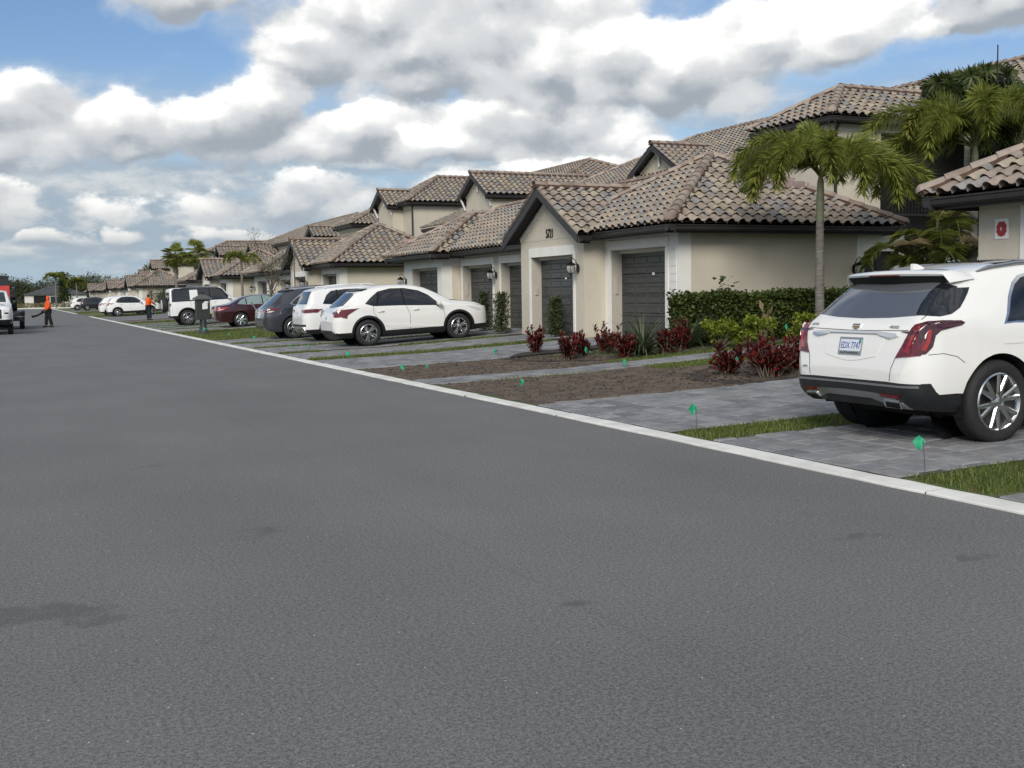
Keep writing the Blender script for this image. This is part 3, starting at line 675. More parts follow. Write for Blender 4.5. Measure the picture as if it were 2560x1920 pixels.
def wall_lamp(H, off, P, out, s_=1.):
    """coach lantern on a scrolled arm; P mount point, out = unit direction away from the wall"""
    o = Vector((*out, 0)); P = Vector(P); b = MB(); side = Vector((-o.y, o.x, 0))
    M = Matrix((side, Vector((0,0,1)), o)).transposed().to_4x4(); M.translation = P
    b.prism([(math.cos(a)*.06*s_, math.sin(a)*.12*s_) for a in [2*PI*i/14 for i in range(14)]], .03, M)
    pts = [P+o*(.03+.16*(1-math.cos(a))/1.0*.72)*s_+Vector((0,0,(.02+.27*math.sin(a*.75))*s_)) for a in [i*PI/10 for i in range(11)]]; b.tube(pts, .011*s_, 6)
    b.tube([P+o*.05*s_+Vector((0,0,.10*s_))+o*.05*s_*(1-math.cos(a))+Vector((0,0,.05*s_*math.sin(a))) for a in [i*PI/6 for i in range(8)]], .008*s_, 5)
    C = P+o*.225*s_; ob = part('wall_lamp', b, MT['lamp_metal'], H, smooth=50, M=off)
    T = Matrix.Translation(C) @ Matrix.Scale(s_, 4)
    part('lamp_cap', MB().lathe([(.005,.20),(.02,.185),(.04,.165),(.10,.13),(.145,.10),(.15,.09),(.10,.085),(0,.085)], 14, T), MT['lamp_metal'], ob, smooth=40)
    part('lamp_glass', MB().lathe([(.105,.085),(.12,.0),(.105,-.08),(.075,-.13),(0,-.13)], 12, T), MT['lamp_glass'], ob, smooth=60)
    f = MB().lathe([(.078,-.125),(.08,-.14),(.03,-.16),(.015,-.19),(.022,-.21),(0,-.235)], 10, T)
    for k in range(6): a = k*PI/3; f.tube([T @ Vector((math.cos(a)*r_, math.sin(a)*r_, z)) for r_, z in ((.106,.086),(.123,0),(.108,-.08),(.078,-.128))], .006*s_, 4)
    f.tube([T @ Vector((0,0,-.13)), T @ Vector((0,0,.0))], .018*s_, 6)
    part('lamp_frame', f, MT['lamp_metal'], ob, smooth=50)
def front_wall(wb, x, th, y0, y1, z1, ops, mi=0):   # wall slab facing the street with openings [(a,b,ztop)]
    y = y0; z0 = .2
    for (a, b, zt) in sorted(ops):
        if a-y > 1e-4: wb.box(x, x+th, y, a, z0, z1, mi)
        wb.box(x, x+th, a, b, zt, z1, mi); y = b
    if y1-y > 1e-4: wb.box(x, x+th, y, y1, z0, z1, mi)
HOUSE_LABEL = {0: 'tan stucco garage house at the right edge with a red fire badge sign', 1: 'tan stucco house numbered 5721 with a gabled garage and clay tile roof',
               2: 'tan stucco house right behind the row of white and grey parked SUVs', 3: 'tan stucco house behind the maroon sedan and the boxy white SUV', 4: 'distant tan stucco house behind the worker near the lawn',
               5: 'far tan house behind the small white crossover', 6: 'farthest tan tiled house at the end of the row'}
HOUSES = {}
def house(i, o):
    det = {0: 3, 1: 3, 2: 2, 3: 1}.get(i, 0); lo = i >= 3
    base = Vector((13.3, 21.93+o, .38)); H = thing('house', HOUSE_LABEL[i], 'house', base, group='tan stucco houses along the street'); off = Matrix.Translation(-base); HOUSES[i] = (H, off)
    Y = lambda y: y+o
    hp = lambda name, mb, m, **k: part(name, mb, m, H, M=off, **k)
    zw = 2.93
    # ---- walls
    w = MB(); wh = MB()
    front_wall(wh, 13.92, .35, Y(21.93), Y(25.36), zw, [(Y(22.45), Y(25.06), 2.55)])
    front_wall(w, 13.30, .35, Y(25.36), Y(29.20), zw, [(Y(25.94), Y(28.52), 2.49)])
    front_wall(w, 14.30, .35, Y(29.20), Y(36.59), zw, [(Y(30.35), Y(32.96), 2.47), (Y(33.62), Y(36.29), 2.47)])
    if i == 0:
        front_wall(w, 13.67, .35, Y(36.59), Y(40.67), zw, [(Y(37.0), Y(39.72), 2.50)])
    else:
        front_wall(wh, 13.67, .35, Y(36.59), Y(40.75), zw, [(Y(37.12), Y(39.82), 2.46)])
    w.box(14.27, 19.30, Y(21.93), Y(22.2), .2, zw); w.box(19.30, 20.25, Y(21.93), Y(22.2), 2.42, zw); w.box(20.25, 20.6, Y(21.93), Y(22.2), .2, zw)
    w.box(13.65, 14.3, Y(25.36), Y(25.6), .2, zw); w.box(13.65, 14.3, Y(28.96), Y(29.2), .2, zw); w.box(14.02, 14.6, Y(36.592), Y(36.8), .2, 2.50)
    w.box(14.02, 20.6, Y(40.45), Y(40.66), .2, zw); w.box(20.35, 20.6, Y(22.2), Y(40.45), .2, zw)
    # gable wall over the numbered garage
    yc, hf, zg = Y(27.2), 2.32, 2.965
    w.prism([(Y(25.36), zw), (Y(29.20), zw), (Y(29.20), zg+PITCH_R*(hf-2.0)-.06), (yc, zg+PITCH_R*hf-.08), (Y(25.36), zg+PITCH_R*(hf-1.84)-.06)], .30, Matrix(((0,0,1,13.30),(1,0,0,0),(0,1,0,0),(0,0,0,1))))
    hp('wall', w, MT['stucco'], fix=True); wh.box(14.02, 14.6, Y(36.585), Y(36.8), 2.50, zw); hp('wall', wh, MT['stucco_white'], label='white painted wall round the garage doors')
    if det: hp('joint_line', MB().box(13.294, 13.30, Y(25.37), Y(29.19), 2.925, 2.94), MT['jamb'])
    # ---- trim
    tr = MB(); x = 13.30-.03
    tr.box(x, 13.30, Y(25.84), Y(28.62), 2.49, 2.74); tr.box(x+.004, 13.30, Y(25.84), Y(25.94), .3, 2.49); tr.box(x+.004, 13.30, Y(28.52), Y(28.62), .3, 2.49)
    for a, b in ((30.35,32.96),(33.62,36.29)):
        tr.box(14.27, 14.30, Y(a-.12), Y(b+.12), 2.47, 2.70); tr.box(14.274, 14.30, Y(a-.10), Y(a), .3, 2.47); tr.box(14.274, 14.30, Y(b), Y(b+.10), .3, 2.47)
    tr.box(13.89, 13.92, Y(22.33), Y(25.20), 2.55, 2.78); tr.box(13.894, 13.92, Y(25.06), Y(25.18), .3, 2.55); tr.box(13.894, 13.92, Y(22.33), Y(22.45), .3, 2.55)
    tr.box(13.64, 13.67, Y(36.59), Y(36.9), .3, 2.46) if i else tr.box(13.63, 13.67, Y(36.85), Y(39.86), 2.50, 2.70)
    if i == 0: tr.box(13.634, 13.67, Y(39.72), Y(39.86), .3, 2.50)
    tr.box(19.07, 19.30, Y(21.90), Y(21.93), .3, 2.42); tr.box(19.07, 20.48, Y(21.895), Y(21.93), 2.42, 2.82); tr.box(20.25, 20.48, Y(21.90), Y(21.93), .3, 2.42)
    for sgn, y_e in ((-1, 25.36), (1, 29.20)):          # white rake band
        a = Vector((13.285, Y(y_e), zg+PITCH_R*(hf-abs(y_e-27.2))-.16)); b = Vector((13.285, yc, zg+PITCH_R*hf-.18)); tr.bar(a, b, .022, .12)
    hp('trim', tr, MT['stucco_white'])
    if det >= 2:
        bo = [MB().box(13.905, 13.92, Y(21.99), Y(22.27), z, z+.168) for z in [.45+.182*k for k in range(12)]]
        for q in bo: hp('board', q, MT['stucco_white'])
    # ---- doors
    dd = (13.92, 22.45, 25.06, 2.55), (13.30, 25.94, 28.52, 2.49), (14.30, 30.35, 32.96, 2.47), (14.30, 33.62, 36.29, 2.47), (13.67, 37.12 if i else 37.0, 39.82 if i else 39.72, 2.46 if i else 2.5)
    kp = MB()
    for n_, (x, a, b, zt) in enumerate(dd):
        garage_door(H, off, x+.30, Y(a)+.02, Y(b)-.02, gz(x)+.01, zt-.09, det, sticker=i > 0 or n_ < 4)
        hp('lintel', MB().box(x+.22, x+.35, Y(a), Y(b), zt-.085, zt-.002), MT['jamb'])
        if det:
            hp('jamb', MB().box(x+.005, x+.30, Y(b)-.018, Y(b), .3, zt-.003).box(x+.005, x+.30, Y(a), Y(a)+.018, .3, zt-.003), MT['jamb'])
            hp('keypad', MB().box(x+.10, x+.18, Y(b)-.05, Y(b)-.018, 1.45, 1.66 if n_ in (1, 2, 4) else 1.9), MT['jamb'])
    hp('entry_door', MB().box(19.30, 20.25, Y(22.05), Y(22.1), .35, 2.42), MT['door_black'])
    if det >= 2:
        for c in range(2):
            for r in range(3): hp('door_panel', MB().box(19.42+c*.38, 19.72+c*.38, Y(22.035), Y(22.05), .55+r*.62, 1.02+r*.62), MT['door_black'])
        hp('sticker', MB().box(19.70, 19.83, Y(22.02), Y(22.03), 1.86, 1.93), MT['white_card'])
        wall_lamp(H, off, (19.0-.0, Y(21.93), 1.98), (0,-1), 1.0); wall_lamp(H, off, (13.27, Y(25.62), 2.12), (-1,0), .95); wall_lamp(H, off, (14.27, Y(33.28), 2.1), (-1,0), .95)
        if i: wall_lamp(H, off, (13.66, Y(40.5), 2.0), (-1,0), 1.0)
        hp('outlet_box', MB().box(17.9, 18.05, Y(21.90), Y(21.93), 1.30, 1.52), MT['stucco'])
    # ---- garage wing roofs
    rf = Roof(H, base, lo)
    rf.skip = lambda p: p.x < 13.72 and p.y > Y(25.0)
    hip_roof(rf, 13.32, 20.02, Y(21.33), Y(28.03), 3.03)
    rf.skip = lambda p: p.x < 13.6 and p.y < Y(29.4)
    hip_roof(rf, 13.75, 19.45, Y(26.0), Y(40.55), 2.98, hips='n')
    hip_roof(rf, 13.08, 19.0, Y(36.02), Y(41.2), 2.93, hips='')
    rf.skip = None
    gable_roof(rf, 12.85, 16.2, yc, hf, zg)
    g = MB()
    for a, b, z, ot in (((13.32,Y(21.30)),(13.32,Y(25.33)),3.0,(-1,0)), ((13.29,Y(21.33)),(20.05,Y(21.33)),3.0,(0,-1)), ((13.75,Y(29.3)),(13.75,Y(36.0)),2.95,(-1,0)), ((13.08,Y(35.99)),(13.08,Y(41.23)),2.90,(-1,0)),
                        ((13.05,Y(36.02)),(13.75,Y(36.02)),2.90,(0,-1)), ((13.05,Y(41.2)),(20,Y(41.2)),2.90,(0,1)), ((13.0,Y(24.9)),(13.3,Y(24.9)),2.93,(0,-1)), ((20.02,Y(21.3)),(20.02,Y(28.0)),3.0,(1,0))): gutter(g, a, b, z, ot)
    hp('gutter', g, MT['fascia'])
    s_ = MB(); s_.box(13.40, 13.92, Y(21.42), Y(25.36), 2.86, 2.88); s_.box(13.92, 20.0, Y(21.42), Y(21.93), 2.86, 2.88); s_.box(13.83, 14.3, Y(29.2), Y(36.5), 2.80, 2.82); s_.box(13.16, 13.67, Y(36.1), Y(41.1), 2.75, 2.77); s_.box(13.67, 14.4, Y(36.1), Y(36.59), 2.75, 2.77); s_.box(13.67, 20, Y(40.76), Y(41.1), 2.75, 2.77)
    for sg in (-1, 1):                                   # sloped soffit and rake boards of the gable
        A0, A1 = Vector((12.86, yc+sg*hf, zg-.07)), Vector((12.86, yc, zg+PITCH_R*hf-.07)); B0, B1 = A0+Vector((.46,0,0)), A1+Vector((.46,0,0))
        s_.add([A0,A1,B1,B0], [(0,1,2,3)])
        hp('rake_board', MB().add([A0+Vector((0,0,-.16)),A1+Vector((0,0,-.16)),A1+Vector((0,0,.10)),A0+Vector((0,0,.10)),A0+Vector((.04,0,-.16)),A1+Vector((.04,0,-.16)),A1+Vector((.04,0,.10)),A0+Vector((.04,0,.10))], [(0,3,2,1),(4,5,6,7),(0,1,5,4),(2,3,7,6),(0,4,7,3)], 0), MT['fascia'], fix=True)
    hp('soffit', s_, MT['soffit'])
    if i: hp('roof_vent', MB().lathe([(.0,-.02),(.13,0),(.15,.02),(.15,.98),(.13,1.0),(0,1.02)], 14, Matrix.Translation((17.35, Y(23.05), 4.06)) @ Matrix.Rotation(PI/2, 4, 'Y')), MT['vent_metal'], smooth=50)
    if i == 1: text_part('house_number', '5721', .40, .24, off @ Matrix.Translation((13.285, Y(27.32), 3.10)) @ FACE_W, MT['ink'], H)
    elif det: hp('gable_vent', MB().box(13.285, 13.3, Y(27.1), Y(27.3), 3.05, 3.35), MT['fascia'])
    return H, off, rf, hp
def storey2(rf, hp, blocks):
    w, wh, g, dk, gl = MB(), MB(), MB(), MB(), MB()
    for b in blocks:
        if b[0] in ('hip', 'hipr'):
            _, x0, x1, y0, y1, ze, hips, p = b; hip_roof(rf, x0, x1, y0, y1, ze, p, hips); q = .42
            if b[0] == 'hip': w.box(x0+q, x1-q, y0+q, y1-q, 2.6, ze-.36)
            wh.box(x0+q-.03, x1-q, y0+q-.03, y1-q+.03, ze-.36, ze-.10)
            for a, c, ot in (((x0,y0),(x0,y1),(-1,0)), ((x0,y0),(x1,y0),(0,-1)), ((x0,y1),(x1,y1),(0,1))): gutter(g, a, c, ze-.03, ot)
            g.box(x0+.08, x1-.08, y0+.08, y1-.08, ze-.115, ze-.10)
            for k in range(int((y1-y0)/.5)): wh.box(x0+q-.16, x0+q-.03, y0+.5+k*.5, y0+.58+k*.5, ze-.30, ze-.12)
        elif b[0] == 'gable':
            _, x0, x1, yc, hf, ze, p = b; gable_roof(rf, x0, x1, yc, hf, ze, p); zp = ze+p*hf
            M = Matrix(((0,0,1,x0+.42),(1,0,0,0),(0,1,0,0),(0,0,0,1)))
            w.prism([(yc-hf+.35, 2.6), (yc+hf-.35, 2.6), (yc+hf-.35, ze+p*.35-.1), (yc, zp-.1), (yc-hf+.35, ze+p*.35-.1)], .2, M); w.box(x0+.62, x1, yc-hf+.35, yc+hf-.35, 2.6, ze)
            for sg in (-1, 1):
                A0, A1 = Vector((x0, yc+sg*hf, ze-.05)), Vector((x0, yc, zp-.05)); dn, upv = Vector((0,0,-.15)), Vector((0,0,.09)); t_ = Vector((.04,0,0)); s0 = Vector((.42,0,0))
                g.add([A0+dn,A1+dn,A1+upv,A0+upv,A0+dn+t_,A1+dn+t_,A1+upv+t_,A0+upv+t_], [(0,3,2,1),(4,5,6,7),(0,1,5,4),(2,3,7,6),(0,4,7,3)]); g.add([A0,A1,A1+s0,A0+s0], [(0,1,2,3)])
                gutter(g, (x0,yc+sg*hf), (x1,yc+sg*hf), ze-.02, (0,sg))
                wh.bar(A0+Vector((.40,-sg*.36,.36*p-.08)), A1+Vector((.40,0,-.12)), .03, .10)
                wh.tube([(x0+.08, yc+sg*(hf-.28), ze+.1), (x0+.2, yc+sg*(hf-.32), ze-.12), (x0+.36, yc+sg*(hf-.34), ze-.5)], .05, 6)
            wh.tube([(x0+.06, yc, zp-.2), (x0+.2, yc, zp-.28), (x0+.33, yc, zp-.45), (x0+.36, yc, zp-.85)], .05, 6)
        elif b[0] == 'dark': dk.box(*b[1:])
        elif b[0] == 'white': wh.box(*b[1:])
        elif b[0] == 'wall': w.box(*b[1:])
        elif b[0] == 'pipe': g.tube(b[1], .045, 8)
    hp('wall', w, MT['stucco'], fix=True)
    if wh.v: hp('trim', wh, MT['stucco_white'], fix=True)
    hp('gutter', g, MT['fascia'], fix=True)
    if dk.v: hp('opening_shade', dk, MT['dark_void'])  # solid near-black boxes: shade inside the openings painted as colour
for i, o in [(0,-27.7),(1,0.),(2,28.9),(3,58.5),(4,118.7),(5,148.5),(6,196.)]:
    H, off, rf, hp = house(i, o); Y = lambda y: y+o
    if i == 1:
        storey2(rf, hp, [('hipr',20.5,27.0,24.6,28.3,6.23,'',.57), ('wall',20.92,22.6,25.02,27.88,2.6,5.87), ('gable',23.4,30.0,38.8,1.9,6.2,.57), ('hipr',23.8,33.0,18.5,48.0,6.15,'sn',.47), ('wall',24.2,32.6,27.4,47.58,2.6,5.79), ('wall',24.2,24.5,18.9,19.3,2.6,5.79),
            ('dark',22.62,32.5,25.06,27.38,2.8,5.78), ('pipe',[(20.9,24.72,6.05),(20.9,24.86,5.9),(20.97,24.98,5.7),(20.97,24.98,3.0)]), ('hip',21.6,26,29.5,37,4.6,'sn',.5), ('hip',22.4,27,40.7,46.8,5.05,'sn',.57)])
        rail = MB(); rail.box(22.8,27.0,24.80,24.86,4.50,4.56); rail.box(22.8,27.0,24.81,24.85,3.55,3.60); hp('railing', rail, MT['fascia'])
        for k in range(34): hp('baluster', MB().box(22.86+k*.12,22.88+k*.12,24.82,24.84,3.60,4.50), MT['fascia'])
        hp('antenna', MB().tube([(20.3,18.8,3.1),(20.29,18.8,5.0),(20.28,18.8,6.86)], [.022,.020,.014], 6), MT['lamp_metal'])
    if i == 2:
        storey2(rf, hp, [('gable',20.3,28.0,50.3,1.95,6.12,.57), ('hip',20.0,28.0,58.8,64.4,6.62,'',.57), ('gable',19.4,24.0,62.2,1.65,6.5,.57), ('hip',24.0,34.0,49.5,90.0,6.5,'sn',.42),
            ('hip',20.0,27.0,70.0,74.6,6.08,'',.5), ('gable',19.6,26.0,79.6,1.4,5.7,.52), ('pipe',[(20.4,59.0,6.5),(20.38,59.15,6.3),(20.38,59.15,3.0)]), ('white',20.36,20.42,60.9,61.7,4.2,5.1), ('dark',20.33,20.40,61.0,61.25,4.25,5.0), ('dark',20.33,20.40,61.36,61.6,4.25,5.0),
            ('dark',20.9,24.0,59.18,59.25,3.0,4.3), ('hip',20.3,25,51.9,57.5,5.05,'',.4)])
    if i == 3:
        storey2(rf, hp, [('hip',17.8,26.0,113.2,117.8,6.0,'',.47), ('gable',17.8,26.0,108.3,1.7,5.4,.52), ('hip',21.0,31.0,84,112,6.0,'sn',.42), ('gable',19.0,25.0,99.0,1.7,5.2,.52)])
    if i == 4:
        storey2(rf, hp, [('gable',17.4,26.0,160.0,2.0,5.5,.57), ('hip',18.5,26.0,161.5,166.5,5.6,'',.5), ('gable',17.4,24.0,176.0,1.8,4.7,.57), ('hip',20.0,30.0,150,182,6.0,'sn',.42), ('gable',18.8,25,152.0,2.0,5.9,.57)])
    if i == 5: storey2(rf, hp, [('hip',22.0,32.0,178,200,5.6,'sn',.42)])
    rf.finish(300 if i in (0,1,2) else 0)
    if i == 0:
        B = tag(part('fire_badge_sign', MB().box(13.655,13.668,Y(40.22)-.125,Y(40.22)+.125,2.22,2.52), MT['white_card']), 'white square sign with a red badge on the right house corner', 'sign')
        P = [(.0,.16),(.035,.145),(.075,.15),(.10,.10),(.135,.06),(.12,0),(.135,-.06),(.10,-.10),(.075,-.15),(.035,-.145),(0,-.17),(-.035,-.145),(-.075,-.15),(-.10,-.10),(-.135,-.06),(-.12,0),(-.135,.06),(-.10,.10),(-.075,.15),(-.035,.145)]
        part('badge', MB().prism([(a*.72, b*.72) for a, b in P], .004, Matrix.Translation((13.6545, Y(40.22), 2.37)) @ FACE_W), MT['red_badge'], B)
        text_part('letter', 'R', .04, .05, Matrix.Translation((13.649, Y(40.22), 2.37)) @ FACE_W, MT['white_card'], B, .002)

# ------------------------------------------------------------------ vehicles
def interp(tab):
    X = [a for a, _ in tab]; Z = [b for _, b in tab]; n = len(X)
    d = [(Z[i+1]-Z[i])/(X[i+1]-X[i]) for i in range(n-1)]; m = [d[0]] + [0 if d[i-1]*d[i] <= 0 else 2*d[i-1]*d[i]/(d[i-1]+d[i]) for i in range(1, n-1)] + [d[-1]]
    def f(x):
        if x <= X[0]: return Z[0]
        if x >= X[-1]: return Z[-1]
        i = max(k for k in range(n-1) if X[k] <= x); h = X[i+1]-X[i]; t = (x-X[i])/h
        return (2*t**3-3*t*t+1)*Z[i] + (t**3-2*t*t+t)*h*m[i] + (-2*t**3+3*t*t)*Z[i+1] + (t**3-t*t)*h*m[i+1]
    return f
def crom(P, k):
    out = []; n = len(P)
    for i in range(n-1):
        p0, p1, p2, p3 = P[max(i-1,0)], P[i], P[i+1], P[min(i+2,n-1)]
        for j in range(k):
            t = j/k; out.append(tuple(.5*(2*b+(c-a)*t+(2*a-5*b+4*c-d)*t*t+(3*b-a-3*c+d)*t**3) for a, b, c, d in zip(p0, p1, p2, p3)))
    return out + [P[-1]]
class Car:
    def __init__(s, name, label, loc, rz, S, cat='car', group=None, ry=-.030):
        s.S = S; s.o = thing(name, label, cat, loc, rz, group); s.o.rotation_euler = (0, ry if abs(rz) < .1 else 0, rz)
        s.body()
    def body(s):
        S = s.S; L = S['L']; top, bot, hw, belt, we = (interp(S[k]) for k in ('top', 'bot', 'hw', 'belt', 'we')); s.hwf, s.topf = hw, top
        zm = interp(S.get('zm', [(0,.70),(L,.66)])); crown = S.get('crown', .10); clad = S.get('clad', .40)
        xs = sorted(set([0,.012,.03,.055,.085,.12,.16,.2,.25,.3] + list(np.arange(.35, L-.3, .045)) + [L-.3,L-.25,L-.2,L-.16,L-.12,L-.085,L-.055,L-.03,L-.012,L])); k = 4; rings = []
        for x in xs:
            zt, zb, h, zs = top(x), bot(x), hw(x), belt(x); zs = min(zs, zt-.03); e = min(we(x), h*.97); cr = min(crown*(.35+.65*min(1., x/.5)), (zt-zs)*.6+.02); z_m = min(zm(x), zs-.06); zc = min(clad, z_m-.05); zc = max(zc, zb+.06)
            tum = S.get('tum', .5)
            P = [(0,zb),(h*.55,zb),(h*.84,zb+.015),(h*.955,zb+.07),(h*.985,zc),(h,z_m),(h*.985,(z_m+zs)/2),(h*.955,zs)]
            zr = zt-cr; mid = (h*.955*(1-tum)+e*tum+.012, zs+(zr-zs)*tum)
            P += [mid, (e, zr), (e*.86, zt-cr*.36), (e*.5, zt-cr*.07), (0, zt)]
            rings.append(crom(P, k))
        m = len(rings[0]); mb = MB(); b = 0
        V_ = []
        for x, r in zip(xs, rings): V_.append([(x, -y, z) for y, z in r] + [(x, y, z) for y, z in r[-2:0:-1]])
        w = len(V_[0]); s.V = V_
        for row in V_: mb.v += row
        for i in range(len(xs)-1):
            for j in range(w): mb.f.append((i*w+j, (i+1)*w+j, (i+1)*w+(j+1) % w, i*w+(j+1) % w)); mb.m.append(0)
        for row0, fl in ((0, 0), ((len(xs)-1)*w, 1)):           # close the ends with a shallow dome
            R0 = mb.v[row0:row0+w]; cz_ = sum(p[2] for p in R0)/w; prev = row0
            for q_ in (.85, .55, .2):
                b_ = len(mb.v); mb.v += [(p[0]+(-.006 if not fl else .006)*(1-q_), p[1]*q_, cz_+(p[2]-cz_)*q_) for p in R0]
                mb.f += [(prev+j, prev+(j+1) % w, b_+(j+1) % w, b_+j) for j in range(w)]; mb.m += [0]*w; prev = b_
            mb.f.append(tuple(prev+j for j in range(w))); mb.m.append(0)
        s.bvh = BVHTree.FromPolygons(mb.v, mb.f)
        # wheel arches: drop faces inside the arch circles and pull the rim onto the circle
        wx = (S['ro'], S['ro']+S['wb']); ra = S['ra']; r = S['r']; s.wx = wx
        v = [list(p) for p in mb.v]; dead = set()
        for fi, f in enumerate(mb.f):
            if len(f) > 4: continue
            c = [sum(v[i][q] for i in f)/len(f) for q in range(3)]
            for x0 in wx:
                if abs(c[1]) > .48 and math.hypot(c[0]-x0, c[2]-r) < ra: dead.add(fi)
        keepv = set(i for fi, f in enumerate(mb.f) if fi not in dead for i in f); deadv = set(i for fi in dead for i in mb.f[fi])
        for i in keepv & deadv:
            for x0 in wx:
                d = math.hypot(v[i][0]-x0, v[i][2]-r)
                if d < ra*1.35 and d > 1e-4 and v[i][2] > .2: v[i][0] = x0+(v[i][0]-x0)*ra/d; v[i][2] = r+(v[i][2]-r)*ra/d
        paint, cl, C = MB(), MB(), S.get('cladfn')
        for fi, f in enumerate(mb.f):
            if fi in dead: continue
            c = [sum(mb.v[i][q] for i in f)/len(f) for q in range(3)]
            tgt = cl if (c[2] < (C(c[0]) if C else clad)) and len(f) <= 4 else paint
            tgt.f.append(f); tgt.m.append(0)
        for tgt, nm, mt in ((paint, 'body', S['paint']), (cl, 'lower_cladding', S.get('cladm', 'plastic'))):
            used = sorted(set(i for f in tgt.f for i in f)); mp = {i: q for q, i in enumerate(used)}; tgt.v = [tuple(v[i]) for i in used]; tgt.f = [tuple(mp[i] for i in f) for f in tgt.f]
            if tgt.f: part(nm, tgt, MT[mt], s.o, smooth=80, fix=True)
        for x0 in wx:
            for sg in (-1, 1): part('wheel_well', MB().lathe([(ra+.004,0),(ra-.01,.05),(ra-.015,.42),(0,.43)], 20, Matrix.Translation((x0, sg*(hw(x0)*.985), r)) @ Matrix.Rotation(sg*PI/2, 4, 'X'), a0=(0 if sg > 0 else PI)-.25, a1=(PI if sg > 0 else 2*PI)+.25), MT['gap'], s.o)
        part('underbody', MB().box(.55, L-.4, -.60, .60, .24, .36), MT['gap'], s.o)
    def proj(s, axis, a, b):
        if axis in ('r', 'l'): sg = -1 if axis == 'r' else 1; o, d = Vector((a, sg*4, b)), Vector((0,-sg,0))
        elif axis in ('cr', 'cl'): sg = -1 if axis == 'cr' else 1; q_ = .7071; o, d = Vector((a*q_-3*q_, sg*(a*q_+3*q_), b)), Vector((q_, -sg*q_, 0))
        elif axis == 'b': o, d = Vector((-3, a, b)), Vector((1,0,0))
        elif axis == 'f': o, d = Vector((9, a, b)), Vector((-1,0,0))
        else: o, d = Vector((a, b, 5)), Vector((0,0,-1))
        h = s.bvh.ray_cast(o, d)
        if h[0] is None:
            q = o+d*(4 if axis in ('r', 'l') else 3.2); h = s.bvh.find_nearest(q); return h[0], h[1]*0
        n = h[1]; n = -n if n.dot(d) > 0 else n
        return h[0], n
    def patch(s, name, poly, axis, mt, off=.004, res=.06, parent=None, skirt=True, label=None):
        us, vs_ = [p[0] for p in poly], [p[1] for p in poly]; nu = max(1, math.ceil((max(us)-min(us))/res)); nv = max(1, math.ceil((max(vs_)-min(vs_))/res))
        def clip(P, ax, val, sgn):
            out = []
            for i in range(len(P)):
                p, q = P[i], P[(i+1) % len(P)]; a, b = sgn*(p[ax]-val), sgn*(q[ax]-val)
                if a >= 0: out.append(p)
                if (a >= 0) != (b >= 0): t = a/(a-b); out.append((p[0]+t*(q[0]-p[0]), p[1]+t*(q[1]-p[1])))
            return out
        idx = {}; pts = []; faces = []
        for i in range(nu):
            a, b = min(us)+(max(us)-min(us))*i/nu, min(us)+(max(us)-min(us))*(i+1)/nu; P1 = clip(clip(poly, 0, a, 1), 0, b, -1)
            if len(P1) < 3: continue
            for j in range(nv):
                c, d = min(vs_)+(max(vs_)-min(vs_))*j/nv, min(vs_)+(max(vs_)-min(vs_))*(j+1)/nv; P2 = clip(clip(P1, 1, c, 1), 1, d, -1)
                f = []
                for p in P2:
                    key = (round(p[0],4), round(p[1],4))
                    if key not in idx: idx[key] = len(pts); pts.append(key)
                    if not f or f[-1] != idx[key]: f.append(idx[key])
                if len(f) > 2 and f[0] == f[-1]: f.pop()
                if len(set(f)) >= 3: faces.append(tuple(f))
        if not faces: return None
        hit = [s.proj(axis, *p) for p in pts]; faces = [f for f in faces if all(hit[i][1].length > .5 for i in f)]
        if not faces: return None
        P = [h+n*off for h, n in hit]; mb = MB(); mb.add(P, faces)
        if skirt:
            ec = {}
            for f in faces:
                for a, b in zip(f, f[1:]+f[:1]): ec[tuple(sorted((a,b)))] = ec.get(tuple(sorted((a,b))), 0)+1
            n = len(P); mb.v += [tuple(h-q*.006) for h, q in hit]
            for (a, b), c in ec.items():
                if c == 1: mb.f.append((a, b, n+b, n+a)); mb.m.append(0)
        return part(name, mb, MT[mt], parent or s.o, smooth=40, fix=True, label=label)
    def line(s, name, pts, axis, mt, w=.008, off=.003, parent=None, lift=True):
        P = []
        for a, b in zip(pts, pts[1:]):
            n = max(1, int(math.hypot(b[0]-a[0], b[1]-a[1])/.06)); P += [(a[0]+(b[0]-a[0])*i/n, a[1]+(b[1]-a[1])*i/n) for i in range(n)]
        P.append(pts[-1]); L_, R_ = [], []
        for i, p in enumerate(P):
            q0, q1 = P[max(i-1,0)], P[min(i+1,len(P)-1)]; d = Vector((q1[0]-q0[0], q1[1]-q0[1])).normalized(); nx, ny = -d.y*w/2, d.x*w/2
            for side, lst in ((1, L_), (-1, R_)):
                h, n = s.proj(axis, p[0]+side*nx, p[1]+side*ny); lst.append(h+n*off)
        return part(name, MB().grid([L_, R_]), MT[mt], parent or s.o, smooth=60)
    def wheels(s, spokes=5, style='double', rimr=.245, mt='alloy', width=.235):
        S = s.S; r = S['r']; cache = {}
        prof = [(rimr-.005,.02),(rimr+.02,.005),(rimr+.06,-.002),(r-.035,.004),(r-.012,.022),(r,.05),(r,width-.05),(r-.012,width-.022),(r-.035,width),(rimr,width)]
        tm = MB().lathe(prof, 40); 
        for g in (.28,.5,.72): tm.lathe([(r+.0012, .05+(width-.1)*g-.006), (r+.0012, .05+(width-.1)*g+.006)], 40, mi=1)
        tmesh = tm.mesh('wheel', [MT['rubber'], MT['gap']], 40)
        rm = MB().lathe([(rimr+.006,.012),(rimr-.006,.004),(rimr-.016,.018),(rimr-.03,.05),(rimr-.035,.2)], 40)
        sp = MB()
